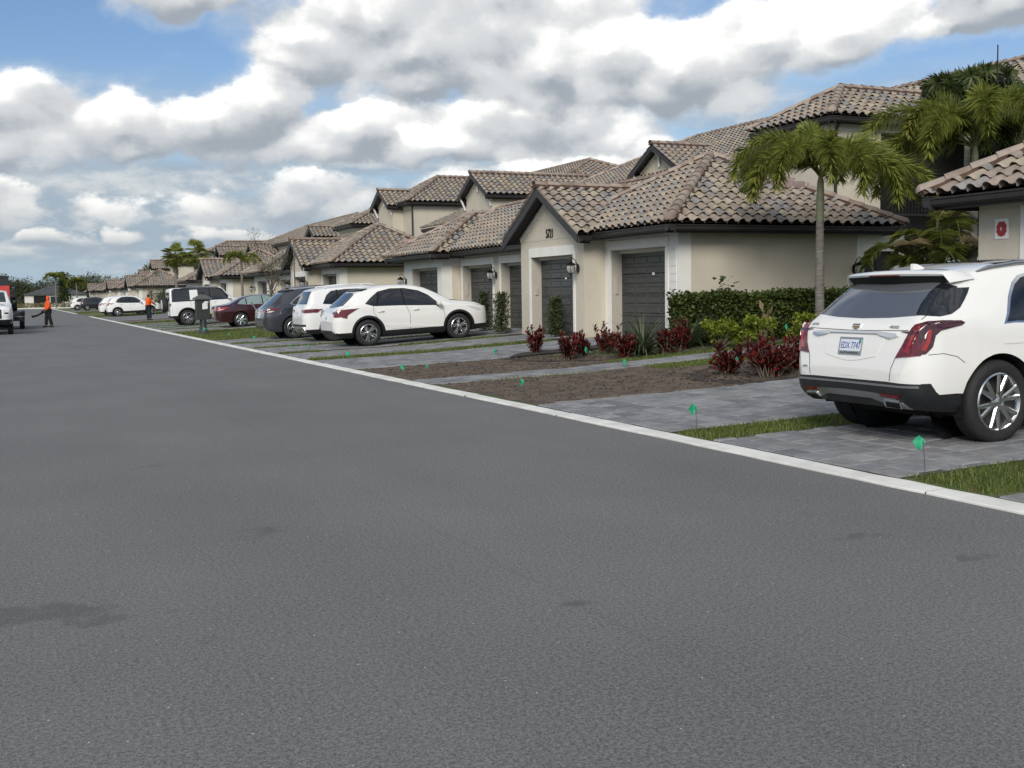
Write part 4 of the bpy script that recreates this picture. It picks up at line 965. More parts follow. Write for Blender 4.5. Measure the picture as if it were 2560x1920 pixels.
        for k in range(spokes):
            a = 2*PI*k/spokes+PI/2
            for da in ((-.0,) if style == 'single' else (-.17, .17) if style == 'double' else (-.20, .20)):
                wi, wo = (.050, .036) if style == 'single' else (.027, .020)
                a2 = a+da; ai = a+da*(.35 if style != 'vee' else .12)
                i0, i1 = .05, rimr-.012; q0 = Vector((math.cos(ai)*i0, math.sin(ai)*i0, .030)); q1 = Vector((math.cos(a2)*i1, math.sin(a2)*i1, .016)); d = (q1-q0); n = Vector((-d.y, d.x, 0)).normalized()
                sp.add([q0-n*wi, q0+n*wi, q1+n*wo, q1-n*wo, q0-n*wi*.5+Vector((0,0,-.016)), q0+n*wi*.5+Vector((0,0,-.016)), q1+n*wo*.5+Vector((0,0,-.012)), q1-n*wo*.5+Vector((0,0,-.012))], [(4,5,6,7),(0,4,7,3),(1,2,6,5),(0,1,5,4),(3,7,6,2)])
        hub = MB().lathe([(0,.004),(.034,.006),(.05,.016),(.066,.02),(.072,.045)], 20)
        nl = 6 if style == 'vee' else 5
        nuts = MB()
        for k in range(nl): nuts.lathe([(0,.008),(.011,.01),(.012,.03)], 8, Matrix.Translation((math.cos(2*PI*k/nl+.3)*.078, math.sin(2*PI*k/nl+.3)*.078, 0)))
        me = [(n_, q.mesh(n_, MT[m_], 35, True)) for n_, q, m_ in (('rim', rm, mt), ('spokes', sp, mt), ('hub', hub, mt), ('wheel_nuts', nuts, 'rotor'), ('brake_disc', MB().lathe([(0,.10),(.15,.10),(.155,.104),(rimr-.03,.16)], 28), 'rotor'))]
        for i, x0 in enumerate(s.wx):
            for sg in (-1, 1):
                M = Matrix.Translation((x0, sg*(s.hwf(x0)-.012), r)) @ Matrix.Rotation(sg*PI/2, 4, 'X') @ Matrix.Rotation(.35*i+.2, 4, 'Z')
                wo = link('wheel', tmesh, s.o, M)
                for n_, q in me:
                    e_ = link(n_, q, wo)
                    if n_ in ('wheel_nuts', 'spokes'): e_['kind'] = 'stuff'
    def arch(s, mt, w=.055, off=.012, a0=-.35, a1=PI+.35):
        ra = s.S['ra']; r = s.S['r']
        for x0 in s.wx:
            for ax in 'rl':
                n = 24; I = [(x0+math.cos(a)*(ra-.004), r+math.sin(a)*(ra-.004)) for a in [a0+(a1-a0)*k/n for k in range(n+1)]]; O = [(x0+math.cos(a)*(ra+w), r+math.sin(a)*(ra+w)) for a in [a0+(a1-a0)*k/n for k in range(n+1)]]
                G = [[], [], [], []]
                for p, q in zip(I, O):
                    h1, n1 = s.proj(ax, *p); h2, n2 = s.proj(ax, *q); sg = Vector((0, -1 if ax == 'r' else 1, 0))
                    G[0].append(h1-sg*.04); G[1].append(h1+sg*off); G[2].append(h2+sg*off); G[3].append(h2-sg*.01)
                part('wheel_arch_trim', MB().grid(G), MT[mt], s.o, smooth=40, fix=True)
    def mirror(s, x, z, mt='paint_white', y=None):
        for sg in (-1, 1):
            yy = (y or s.hwf(x))*sg; m = MB().lathe([(0,-.10),(.05,-.09),(.075,-.04),(.08,.03),(.06,.085),(0,.10)], 12, Matrix.Translation((x, yy+sg*.12, z+.05)) @ Matrix.Rotation(PI/2, 4, 'X') @ Matrix.Diagonal((.8,.95,1.05,1)))
            o = part('mirror', m, MT[mt], s.o, smooth=50); part('mirror_arm', MB().bar((x, yy*.95, z-.03), (x, yy+sg*.08, z+.0), .05, .035), MT['plastic'], o)
    def plate(s, z, text=None, y=0., w=.305, h=.155, m='plate_white', tm='plate_blue', frame=None):
        hit, n = s.proj('b', y, z); ang = math.atan2(n.z, -n.x); M = Matrix.Translation(hit+n*.012) @ Matrix.Rotation(ang, 4, 'Y') @ Matrix(((0,0,-1,0),(-1,0,0,0),(0,1,0,0),(0,0,0,1)))
        o = part('license_plate', MB().box(-w/2,w/2,-h/2,h/2,-.012,0), MT[m], s.o, M=M)
        if text:
            text_part('plate_letters', text, w*.86, h*.40, Matrix.Translation((0,.006,.002)), MT[tm], o, .001)
            if frame:
                part('plate_frame', MB().box(-w/2-.006,w/2+.006,-h/2-.006,-h/2+.03,0,.004).box(-w/2-.006,w/2+.006,h/2-.012,h/2+.006,0,.004).box(-w/2-.006,-w/2+.006,-h/2+.03,h/2-.012,0,.004).box(w/2-.006,w/2+.006,-h/2+.03,h/2-.012,0,.004), MT['satin'], o)
                text_part('frame_letters', frame, w*.80, .022, Matrix.Translation((0,-h/2+.014,.005)), MT['ink'], o, .001)
                part('plate_sticker', MB().box(w/2-.045,w/2-.018,h/2-.045,h/2-.012,.0,.003), MT['plate_green'], o)
        else:
            part('plate_letters', MB().box(-w*.30,w*.30,-h*.10,h*.10,0,.001), MT['satin'], o)
        return o
def sub(P, f): return [f(*p) for p in P]

# --- near white SUV -------------------------------------------------
L = 4.81
SP = dict(L=L, wb=2.857, ro=.94, r=.383, ra=.445, paint='paint_pearl', clad=.50, crown=.12, tum=.45,
  top=[(0,.72),(.03,.84),(.07,1.0),(.12,1.11),(.17,1.165),(.25,1.235),(.36,1.335),(.48,1.435),(.60,1.52),(.72,1.575),(.9,1.615),(1.3,1.655),(1.8,1.675),(2.3,1.66),(2.7,1.60),(3.0,1.49),(3.3,1.30),(3.55,1.14),(3.75,1.09),(4.2,1.04),(4.5,.96),(4.7,.85),(4.81,.68)],
  bot=[(0,.50),(.05,.42),(.15,.36),(.4,.31),(.7,.27),(1,.22),(3.8,.22),(4.4,.24),(4.7,.28),(4.81,.40)],
  hw=[(0,.68),(.03,.755),(.08,.82),(.15,.868),(.3,.912),(.7,.942),(1.1,.951),(2.5,.94),(3.6,.95),(4.1,.93),(4.45,.86),(4.65,.76),(4.81,.55)],
  belt=[(0,1.10),(.5,1.12),(.9,1.08),(2.2,1.02),(3.4,.98),(4.81,.80)], we=[(0,.72),(.17,.77),(.4,.72),(.75,.655),(1.5,.66),(2.6,.655),(3.1,.68),(3.6,.80),(4.3,.76),(4.81,.5)])
cd = Car('parked_suv', 'large white SUV at the right edge with red tail lamps and Michigan-style plate', (7.24, 8.40, gz(7.24)+.002), 0, SP, 'SUV')
tag(cd.o, 'large white SUV nearest the camera, cut off by the right edge', 'SUV')
cd.wheels(6, 'vee', .262, 'alloy')
cd.patch('rear_bumper', [(-.80,.40),(-.6,.37),(.6,.37),(.80,.40),(.85,.60),(.5,.612),(-.5,.612),(-.85,.60)], 'b', 'plastic', .010, .05)
for ax in 'rl': cd.patch('rear_bumper_side', [(.10,.40),(.16,.38),(.42,.335),(.51,.33),(.50,.44),(.30,.46),(.22,.53),(.17,.605),(.10,.605)], ax, 'plastic', .012, .05)
cd.patch('rear_window', [(-.74,1.205),(-.35,1.178),(0,1.17),(.35,1.178),(.74,1.205),(.71,1.27),(.64,1.42),(.58,1.53),(-.58,1.53),(-.64,1.42),(-.71,1.27)], 'b', 'glass_rear', .004)
for ax in 'rl': cd.patch('quarter_glass', [(.26,1.20),(.33,1.27),(.44,1.36),(.52,1.43),(.82,1.43),(.77,1.38),(.70,1.325),(.60,1.255),(.48,1.205),(.36,1.187)], ax, 'glass_dark', .005); cd.patch('corner_glass', [(.62,1.205),(.79,1.193),(.86,1.28),(.94,1.40),(.97,1.44),(.84,1.485),(.74,1.41),(.66,1.30)], 'c'+ax, 'glass_dark', .006, .03)
sg_ = MB(); ysp = [(-.64+1.28*i/20) for i in range(21)]; bow = lambda y: .10*(abs(y)/.64)**2.2
sg_.grid([[(.47+bow(y), y, 1.545+.012*(1-(y/.64)**2)), (.455+bow(y), y, 1.562+.014*(1-(y/.64)**2)), (.49+bow(y), y, 1.582+.018*(1-(y/.64)**2)), (.68, y, 1.592+.02*(1-(y/.64)**2)), (.90, y*.97, 1.606+.008*(1-(y/.64)**2)-.05*(abs(y)/.64)**3)] if abs(y) < .65 else [(.60,y,1.475),(.60,y,1.48),(.62,y,1.485),(.74,y,1.495),(.92,y*.985,1.51)] for y in [-.682]+ysp+[.682]]); part('spoiler', sg_, MT['paint_pearl'], cd.o, smooth=60)
part('spoiler_underside', MB().grid([[(.472+bow(y), y, 1.546+.012*(1-(y/.64)**2)), (.50+bow(y), y*.985, 1.515), (.56+bow(y)*.5, y*.95, 1.475-.03*(1-(y/.64)**2)), (.60, y*.94, 1.49)] for y in ysp]), MT['gap'], cd.o, smooth=60)
part('brake_light', MB().box(.445,.456,-.2,.2,1.556,1.566), MT['lens_red'], cd.o)
part('roof_fin', MB().prism([(0,0),(.16,0),(.13,.03),(.05,.062),(.0,.066)], .035, Matrix.Translation((.80, .0175, 1.600)) @ Matrix.Rotation(PI/2, 4, 'X')), MT['paint_pearl'], cd.o, smooth=40)
for sg in (-1, 1):
    pts = [(1.0,.60,1.565),(1.15,.605,1.605),(1.5,.60,1.635),(2.2,.60,1.635),(2.6,.61,1.58),(2.68,.61,1.55)]
    part('roof_rail', MB().tube([(a, b*sg, c) for a, b, c in pts], [.012,.020,.020,.020,.018,.012], 8), MT['satin'], cd.o, smooth=60)
part('sunroof', MB().grid([[(x, y, cd.topf(x)+.004-.09*(y/.66)**2*.5) for y in (-.5,-.25,0,.25,.5)] for x in (1.35,1.7,2.1,2.5)]), MT['glass_dark'], cd.o, smooth=60)
for ax, sg in (('r',-1),('l',1)):
    cd.patch('tail_lamp', [(.60*sg,.83),(.74*sg,.845),(.83*sg,.855),(.845*sg,1.08),(.825*sg,1.135),(.76*sg,1.14),(.715*sg,1.12),(.70*sg,1.06),(.66*sg,.94)], 'b', 'lens_red', .012)
    cd.patch('tail_lamp_wing', [(.08,.86),(.14,.87),(.20,.93),(.235,1.03),(.29,1.07),(.42,1.09),(.52,1.105),(.56,1.125),(.52,1.145),(.36,1.15),(.24,1.145),(.16,1.12),(.10,1.06),(.08,.98)], ax, 'lens_dark', .011, .03)
    cd.patch('lamp_strip', [(.70*sg,.88),(.735*sg,.88),(.795*sg,1.09),(.765*sg,1.11)], 'b', 'lens_bright', .016)
    cd.line('lamp_side_strip', [(.125,.90),(.165,.98),(.19,1.08)], ax, 'lens_bright', .03, .014)  # brighter red strip of lens colour along the lamp wing
    # body seams, side glass with bright surround, handles
    cd.line('seam', [(.68*sg,1.075),(.56*sg,1.07),(0,1.06)], 'b', 'gap', .005); cd.line('seam', [(.60*sg,.84),(.565*sg,.74),(.55*sg,.62)], 'b', 'gap', .007); cd.line('seam', [(.715*sg,1.165),(.72*sg,1.21)], 'b', 'gap', .007)
    cd.line('seam', [(.16,.86),(.30,.865),(.44,.83),(.52,.77)], ax, 'gap', .005)
    W_ = [(1.07,1.105),(1.20,1.11),(1.9,1.075),(3.0,1.03),(3.32,1.02),(3.05,1.20),(2.75,1.40),(2.5,1.485),(2.1,1.535),(1.7,1.535),(1.46,1.495),(1.36,1.44),(1.25,1.33),(1.15,1.19)]
    cx_, cz_ = 2.1, 1.27; cd.patch('window_surround', sub(W_, lambda a, b: (cx_+(a-cx_)*1.045, cz_+(b-cz_)*1.10)), ax, 'chrome', .003); cd.patch('side_window', W_, ax, 'glass_dark', .007)
    cd.line('window_pillar', [(1.63,1.06),(1.66,1.54)], ax, 'gap', .02, .009); cd.line('window_pillar', [(2.33,1.04),(2.36,1.52)], ax, 'gap', .07, .009)
    cd.line('door_seam', [(1.30,1.055),(1.345,.92),(1.40,.78),(1.50,.66),(1.53,.36)], ax, 'gap', .008); cd.line('door_seam', [(2.34,1.04),(2.34,.36)], ax, 'gap', .008); cd.line('door_seam', [(3.30,1.0),(3.36,.7),(3.34,.36)], ax, 'gap', .008)
    cd.line('crease', [(1.0,.92),(2.2,.90),(3.4,.87)], ax, 'paint_pearl', .02, .006)
    for hx in (1.52, 2.55):
        h, n = cd.proj(ax, hx, .965); part('door_handle', MB().tube([h+Vector((-.06,sg*.002,0)), h+Vector((-.04,sg*.035,.002)), h+Vector((.12,sg*.038,.004)), h+Vector((.14,sg*.004,.002))], .013, 6), MT['chrome'], cd.o, smooth=60)
    cd.patch('head_lamp', [(4.45,.82),(4.62,.80),(4.72,.72),(4.60,.62),(4.42,.78)], ax, 'lens_white', .006)
# tailgate garnish, plate recess, emblem, badges
cd.patch('tailgate_garnish', [(-.585,1.02),(-.50,.995),(-.36,1.02),(-.33,1.035),(.33,1.035),(.36,1.02),(.50,.995),(.585,1.02),(.56,1.038),(.35,1.052),(-.35,1.052),(-.56,1.038)], 'b', 'chrome', .022, .04)
cd.patch('plate_recess', [(-.42,1.0),(-.34,.83),(-.12,.79),(0,.78),(.12,.79),(.34,.83),(.42,1.0),(.35,1.015),(-.35,1.015)], 'b', 'paint_pearl', .006, .05)
cd.plate(.915, 'EDX 7747', frame='LaFontaine')
cd.patch('emblem', [(-.062,1.122),(.062,1.122),(.058,1.09),(.03,1.068),(0,1.06),(-.03,1.068),(-.058,1.09)], 'b', 'chrome', .008); cd.patch('emblem_shield', [(-.05,1.115),(.05,1.115),(.046,1.092),(.02,1.076),(0,1.069),(-.02,1.076),(-.046,1.092)], 'b', 'lens_dark', .011); cd.line('emblem_bar', [(-.045,1.102),(.045,1.102)], 'b', 'chrome', .008, .013); cd.line('emblem_bar', [(-.035,1.085),(.035,1.085)], 'b', 'plate_gold', .006, .013)
def badge(car, txt, y, z, w, h):
    hit, n = car.proj('b', y, z); ang = math.atan2(n.z, -n.x); M = Matrix.Translation(hit+n*.008) @ Matrix.Rotation(ang, 4, 'Y') @ Matrix(((0,0,-1,0),(-1,0,0,0),(0,1,0,0),(0,0,0,1))); text_part('badge', txt, w, h, M, MT['satin'], car.o, .003)
badge(cd, 'XT5', .60, 1.105, .09, .026); badge(cd, '400', -.50, 1.10, .12, .026); badge(cd, 'AWD', .62, .70, .07, .016)
# lower bumper: bright strip, skid trim, tail pipes, reflectors
cd.patch('bumper_strip', [(-.82,.566),(0,.572),(.82,.566),(.82,.586),(0,.592),(-.82,.586)], 'b', 'chrome', .018, .05)
cd.patch('skid_trim', [(-.70,.375),(-.56,.38),(-.44,.42),(-.30,.455),(.30,.455),(.44,.42),(.56,.38),(.70,.375),(.66,.43),(.60,.475),(.42,.50),(0,.51),(-.42,.50),(-.60,.475),(-.66,.43)], 'b', 'satin', .018, .04)
for sg in (-1, 1):
    cd.patch('reflector', [(.44*sg,.482),(.65*sg,.472),(.64*sg,.496),(.44*sg,.504)], 'b', 'lens_red', .024)
    cd.patch('tail_pipe', [(.42*sg,.388),(.61*sg,.382),(.665*sg,.445),(.47*sg,.455)], 'b', 'chrome', .028, .05); cd.patch('pipe_opening', [(.445*sg,.397),(.60*sg,.392),(.64*sg,.434),(.485*sg,.442)], 'b', 'gap', .034, .05)
cd.patch('windshield', [(-.62,1.10),(.62,1.10),(.58,1.45),(.54,1.54),(-.54,1.54),(-.58,1.45)], 'f', 'glass_dark', .004); cd.mirror(3.12, 1.06, 'paint_pearl')

# --- mid-size SUVs and the sedan ------------------------------------
def suv(name, label, loc, paint, P, rz=0, cat='SUV', group=None, wheel=(5,'double'), cladm='plastic', plate='plate_white', lamp='lens_red', detail=True, ry=-.045):
    S = dict(P); S.update(paint=paint, cladm=cladm); c = Car(name, label, loc, rz, S, cat, group, ry); c.wheels(*wheel, S.get('rimr', .235), width=.225)
    if S.get('archtrim'): c.arch(S['archtrim'])
    c.patch('rear_window', S['rearglass'], 'b', 'glass_mid', .004)
    c.patch('windshield', S['wind'], 'f', 'glass_mid', .004)
    for ax, sg in (('r',-1),('l',1)):
        W_ = S['side']; 
        if S.get('surround'):
            cx_, cz_ = sum(p[0] for p in W_)/len(W_), sum(p[1] for p in W_)/len(W_); c.patch('window_surround', sub(W_, lambda a, b: (cx_+(a-cx_)*1.035, cz_+(b-cz_)*1.12)), ax, S['surround'], .003)
        c.patch('side_window', W_, ax, S.get('sideglass', 'glass_dark'), .007)
        for q in S['pillars']: c.line('window_pillar', q, ax, 'gap', .045, .009)
        for q in S['seams']: c.line('door_seam', q, ax, 'gap', .009)
        c.patch('tail_lamp', [(y*sg, z) for y, z in S['lamp_b']], 'b', lamp, .012); c.patch('tail_lamp_wing', S['lamp_s'], ax, S.get('lampwing', lamp), .011)
        if S.get('lamp_w'): c.patch('lamp_insert', S['lamp_w'], ax, 'lens_white', .014)
        for hx, hz in S['handles']:
            h, n = c.proj(ax, hx, hz); part('door_handle', MB().tube([h+Vector((-.05,sg*.0,0)), h+Vector((-.03,sg*.032,.0)), h+Vector((.11,sg*.034,.004)), h+Vector((.13,sg*.002,.004))], .014, 6), MT[S.get('handlem', paint)], c.o, smooth=60)
        c.patch('head_lamp', S['head'], ax, 'lens_white', .006)
        if S.get('refl'): c.patch('reflector', [(y*sg, z) for y, z in S['refl']], 'b', 'lens_red', .012)
    c.mirror(S['mir'][0], S['mir'][1], paint)
    c.plate(S['platez'], None, m=plate, tm='plate_blue' if plate != 'plate_gold' else 'ink')
    if S.get('garnish'): c.patch('tailgate_garnish', S['garnish'], 'b', 'chrome', .018)
    if S.get('rails'):
        for sg in (-1, 1): part('roof_rail', MB().tube([(a, b*sg, z) for a, b, z in S['rails']], .018, 8), MT[S.get('railm', 'satin')], c.o, smooth=60)
    return c
GB = [(0,.46),(.05,.36),(.15,.29),(.4,.24),(1,.21),(3.8,.21),(4.3,.23),(4.55,.28),(4.7,.4)]
def botL(L): return [(0,.46),(.05,.36),(.15,.29),(.4,.24),(1,.21),(L-.9,.21),(L-.4,.23),(L-.15,.28),(L,.4)]
NX = dict(L=4.63, wb=2.66, ro=.94, r=.363, ra=.425, clad=.40, crown=.11, archtrim='plastic', bot=botL(4.63),
  top=[(0,.72),(.03,.84),(.07,.97),(.13,1.05),(.25,1.13),(.42,1.25),(.60,1.40),(.74,1.51),(.9,1.55),(1.3,1.62),(1.8,1.645),(2.3,1.62),(2.7,1.54),(3.0,1.41),(3.3,1.245),(3.5,1.14),(3.8,1.10),(4.2,1.04),(4.45,.95),(4.58,.82),(4.63,.62)],
  hw=[(0,.68),(.03,.75),(.08,.82),(.15,.865),(.3,.90),(.8,.925),(1.5,.915),(2.5,.91),(3.5,.925),(4.0,.90),(4.3,.82),(4.5,.70),(4.63,.45)], belt=[(0,1.0),(.9,1.12),(1.6,1.09),(3.4,1.01),(4.63,.86)], we=[(0,.62),(.4,.69),(.8,.62),(1.5,.63),(2.6,.62),(3.1,.66),(3.5,.78),(4.2,.72),(4.63,.42)],
  rearglass=[(-.64,1.13),(0,1.08),(.64,1.13),(.60,1.30),(.55,1.47),(-.55,1.47),(-.60,1.30)], wind=[(-.58,1.08),(.58,1.08),(.52,1.48),(-.52,1.48)],
  side=[(.93,1.17),(1.16,1.10),(1.9,1.08),(3.05,1.02),(2.98,1.10),(2.75,1.30),(2.5,1.42),(2.1,1.50),(1.7,1.51),(1.35,1.45),(1.12,1.31)], pillars=[[(2.02,1.06),(2.02,1.50)],[(1.22,1.10),(1.34,1.44)]], seams=[[(1.12,1.08),(1.12,.90),(1.3,.62),(1.42,.36)],[(2.06,1.06),(2.16,.80),(2.14,.36)],[(3.12,1.0),(3.18,.7),(3.16,.36)]],
  lamp_b=[(.50,.96),(.62,.90),(.74,.84),(.95,.82),(.95,1.02),(.7,1.01)], lamp_s=[(.03,.98),(.16,.85),(.30,.80),(.36,.79),(.38,.88),(.62,1.01),(.72,1.05),(.40,1.04),(.10,1.03)], handles=[(1.28,.93),(2.30,.92)], head=[(3.85,.94),(4.15,.88),(4.35,.80),(4.25,.77),(4.0,.86)], mir=(2.98,1.02), platez=.80, refl=[(.42,.40),(.68,.40),(.68,.43),(.42,.43)], surround='plastic')
nx = suv('parked_suv', 'white sporty SUV with dark wheel arches parked before the left garages', (8.91-.94, 30.55, gz(8.0)+.01), 'paint_pearl', NX, group='white SUVs parked on the drives')
for ax in 'rl': nx.patch('sill_flash', [(1.42,.56),(1.62,.44),(2.16,.43),(2.9,.41),(2.16,.52)], ax, 'paint_white', .012)
nx.patch('spoiler', [(-.56,1.50),(.56,1.50),(.54,1.545),(-.54,1.545)], 'b', 'plastic', .03); nx.patch('skid_trim', [(-.6,.40),(.6,.40),(.55,.47),(-.55,.47)], 'b', 'plastic', .012)
GLB = dict(NX); GLB.update(L=4.63, wb=2.83, ro=.92, archtrim='plastic', tum=.5,
  top=[(0,.74),(.03,.90),(.07,1.06),(.12,1.14),(.17,1.22),(.24,1.36),(.31,1.50),(.40,1.60),(.6,1.645),(1.2,1.675),(2.0,1.67),(2.5,1.62),(2.8,1.52),(3.1,1.36),(3.35,1.18),(3.6,1.11),(4.1,1.07),(4.4,.98),(4.56,.82),(4.63,.64)],
  belt=[(0,1.1),(.9,1.09),(3.4,1.02),(4.63,.84)], we=[(0,.66),(.3,.68),(.8,.66),(1.5,.66),(2.6,.65),(3.1,.69),(3.5,.80),(4.2,.76),(4.63,.45)],
  rearglass=[(-.66,1.17),(.66,1.17),(.62,1.40),(.57,1.55),(-.57,1.55),(-.62,1.40)], side=[(.62,1.16),(.9,1.13),(2.0,1.12),(3.12,1.07),(3.0,1.18),(2.78,1.36),(2.55,1.50),(2.1,1.56),(1.4,1.57),(.95,1.54),(.78,1.42)], pillars=[[(1.12,1.12),(1.12,1.57)],[(2.08,1.10),(2.08,1.56)]],
  lamp_b=[(.46,.93),(.95,.90),(.95,1.01),(.46,1.01)], lamp_s=[(.03,.90),(.40,.92),(.48,.97),(.44,1.02),(.03,1.02)], platez=.90, refl=None, surround=None, rails=[(.75,.60,1.62),(.85,.60,1.68),(1.5,.60,1.71),(2.2,.60,1.70),(2.35,.61,1.65)], railm='paint_white')
gl = suv('parked_suv', 'boxy white SUV with roof rails between the sporty white and the grey SUV', (9.02-.92, 34.55, gz(8.1)+.01), 'paint_white', GLB, group='white SUVs parked on the drives', wheel=(5,'double'))
gl.patch('skid_trim', [(-.72,.34),(-.5,.30),(.5,.30),(.72,.34),(.66,.47),(.4,.50),(-.4,.50),(-.66,.47)], 'b', 'chrome', .014); gl.patch('bumper_insert', [(-.8,.50),(.8,.50),(.8,.56),(-.8,.56)], 'b', 'plastic', .010)
RX = dict(NX); RX.update(L=4.77, wb=2.74, ro=.98, archtrim=None, clad=.24, bot=botL(4.77),
  top=[(0,.74),(.03,.86),(.07,.98),(.13,1.06),(.22,1.13),(.40,1.27),(.58,1.42),(.72,1.53),(.85,1.60),(1.2,1.655),(1.8,1.685),(2.3,1.66),(2.7,1.58),(3.0,1.45),(3.3,1.27),(3.55,1.12),(3.9,1.07),(4.3,.99),(4.6,.86),(4.72,.74),(4.77,.62)],
  hw=[(0,.70),(.03,.78),(.08,.84),(.15,.88),(.3,.915),(.8,.94),(1.5,.935),(2.5,.93),(3.5,.94),(4.0,.915),(4.4,.82),(4.6,.70),(4.77,.45)], surround='chrome', handlem='paint_grey', lamp_b=[(.40,.90),(.62,.88),(.95,.92),(.95,1.02),(.75,1.04),(.5,1.0)], lamp_s=[(.03,.90),(.20,.90),(.46,.97),(.56,1.03),(.40,1.05),(.03,1.04)], lamp_w=[(.10,.91),(.24,.91),(.36,.95),(.20,.965)], garnish=[(-.36,.90),(.36,.90),(.36,.93),(-.36,.93)], refl=[(.45,.50),(.70,.53),(.72,.60),(.60,.57)], platez=.80, rails=[(.95,.58,1.64),(1.05,.58,1.69),(1.6,.58,1.72),(2.2,.58,1.71),(2.35,.59,1.67)])
rx = suv('parked_suv', 'dark grey SUV parked between the maroon sedan and the white SUVs', (8.58-.98, 38.0, gz(7.7)+.01), 'paint_grey', RX, cladm='paint_grey')
rx.patch('spoiler', [(-.58,1.555),(.58,1.555),(.56,1.60),(-.56,1.60)], 'b', 'plastic', .03)
TL = dict(NX); TL.update(L=4.93, wb=2.775, ro=1.10, r=.335, ra=.39, clad=.2, archtrim=None, crown=.09, tum=.5, bot=botL(4.93),
  top=[(0,.78),(.03,.90),(.08,1.0),(.15,1.035),(.40,1.05),(.72,1.10),(.95,1.20),(1.2,1.32),(1.5,1.41),(1.85,1.45),(2.3,1.45),(2.7,1.39),(3.0,1.28),(3.3,1.13),(3.55,1.02),(3.9,.98),(4.4,.92),(4.7,.82),(4.86,.70),(4.93,.56)],
  hw=[(0,.68),(.03,.76),(.08,.82),(.2,.88),(.5,.915),(1.1,.94),(2.5,.93),(3.7,.935),(4.2,.90),(4.6,.80),(4.8,.66),(4.93,.42)], belt=[(0,.95),(1.2,.985),(3.2,.95),(4.93,.78)], we=[(0,.70),(.6,.76),(1.0,.64),(1.5,.58),(2.4,.58),(2.9,.62),(3.4,.76),(4.2,.76),(4.93,.42)],
  rearglass=[(-.62,1.10),(.62,1.10),(.52,1.36),(-.52,1.36)], wind=[(-.62,1.04),(.62,1.04),(.50,1.36),(-.50,1.36)], side=[(1.02,1.07),(1.4,1.03),(2.2,1.02),(3.2,.99),(2.95,1.18),(2.65,1.31),(2.2,1.375),(1.8,1.375),(1.45,1.32),(1.18,1.20)], pillars=[[(1.40,1.02),(1.42,1.31)],[(2.16,1.01),(2.16,1.38)]], seams=[[(1.38,1.02),(1.5,.7),(1.56,.32)],[(2.18,1.02),(2.22,.7),(2.20,.32)],[(3.24,.98),(3.28,.6),(3.26,.32)]],
  lamp_b=[(.42,.86),(.7,.80),(.95,.82),(.95,.93),(.6,.93)], lamp_s=[(.03,.78),(.20,.80),(.42,.86),(.62,.94),(.40,.945),(.03,.93)], lamp_w=[(.06,.80),(.26,.835),(.40,.875),(.15,.86)], surround='chrome', sideglass='glass_pale', handles=[(1.62,.93),(2.34,.92)], head=[(4.2,.86),(4.6,.78),(4.75,.70),(4.4,.72)], mir=(3.05,1.0), platez=.62, refl=None, rails=None, garnish=None, rimr=.23)
tl = suv('parked_sedan', 'maroon sedan with chrome window trim parked beyond the mailbox', (9.61-1.10, 53.1, gz(8.6)+.01), 'paint_maroon', TL, cat='sedan', wheel=(7,'single'), cladm='paint_maroon', plate='plate_gold', lamp='lens_bright')
DF = dict(NX); DF.update(L=4.75, wb=3.02, ro=.85, r=.40, ra=.47, clad=.52, archtrim='plastic', crown=.07, tum=.5, bot=[(0,.52),(.1,.42),(.4,.34),(1,.30),(3.9,.30),(4.5,.36),(4.75,.5)],
  top=[(0,1.02),(.02,1.5),(.05,1.80),(.10,1.90),(.25,1.945),(.8,1.965),(2.2,1.965),(2.55,1.93),(2.75,1.80),(3.0,1.52),(3.15,1.36),(3.3,1.30),(4.2,1.26),(4.55,1.20),(4.68,1.05),(4.75,.8)],
  hw=[(0,.84),(.03,.90),(.1,.94),(.3,.965),(2,.97),(3.8,.97),(4.3,.94),(4.6,.85),(4.75,.7)], zm=[(0,.85),(4.75,.85)], belt=[(0,1.24),(3.2,1.22),(4.75,1.06)], we=[(0,.78),(.3,.80),(2.4,.79),(3.0,.82),(3.3,.92),(4.4,.88),(4.75,.65)],
  rearglass=[(-.62,1.30),(.62,1.30),(.58,1.75),(-.58,1.75)], wind=[(-.72,1.34),(.72,1.34),(.66,1.86),(-.66,1.86)], side=[(.16,1.27),(3.08,1.27),(2.88,1.50),(2.66,1.76),(2.5,1.84),(.30,1.86),(.18,1.80)], pillars=[[(2.02,1.27),(2.02,1.85)]], seams=[[(.10,1.25),(.10,.6)],[(1.05,1.25),(1.05,1.0)],[(2.05,1.25),(2.05,.5)],[(3.1,1.25),(3.1,.5)]],
  lamp_b=[(.80,1.02),(.90,1.02),(.90,1.16),(.80,1.16)], lamp_s=[(.01,1.02),(.05,1.02),(.05,1.16),(.01,1.16)], surround='plastic', handles=[(1.2,1.14),(2.2,1.14)], head=[(4.5,1.05),(4.66,1.02),(4.66,.9),(4.5,.92)], mir=(2.98,1.26), platez=.66, refl=None, rails=None, rimr=.26)
df = suv('parked_suv', 'tall boxy white SUV with a spare wheel on its tail', (8.28-.85, 60.6, gz(7.6)+.01), 'paint_white', DF, wheel=(5,'double'))
part('spare_wheel', MB().lathe([(0,-.13),(.25,-.13),(.36,-.11),(.40,-.06),(.40,.08),(.36,.13),(0,.14)], 28, Matrix.Translation((-.16, .08, 1.12)) @ Matrix.Rotation(PI/2, 4, 'Y')), MT['rubber'], df.o, smooth=45); part('spare_wheel_cover', MB().lathe([(0,0),(.24,0),(.26,.02)], 24, Matrix.Translation((-.31, .08, 1.12)) @ Matrix.Rotation(PI/2, 4, 'Y')), MT['paint_white'], df.o)
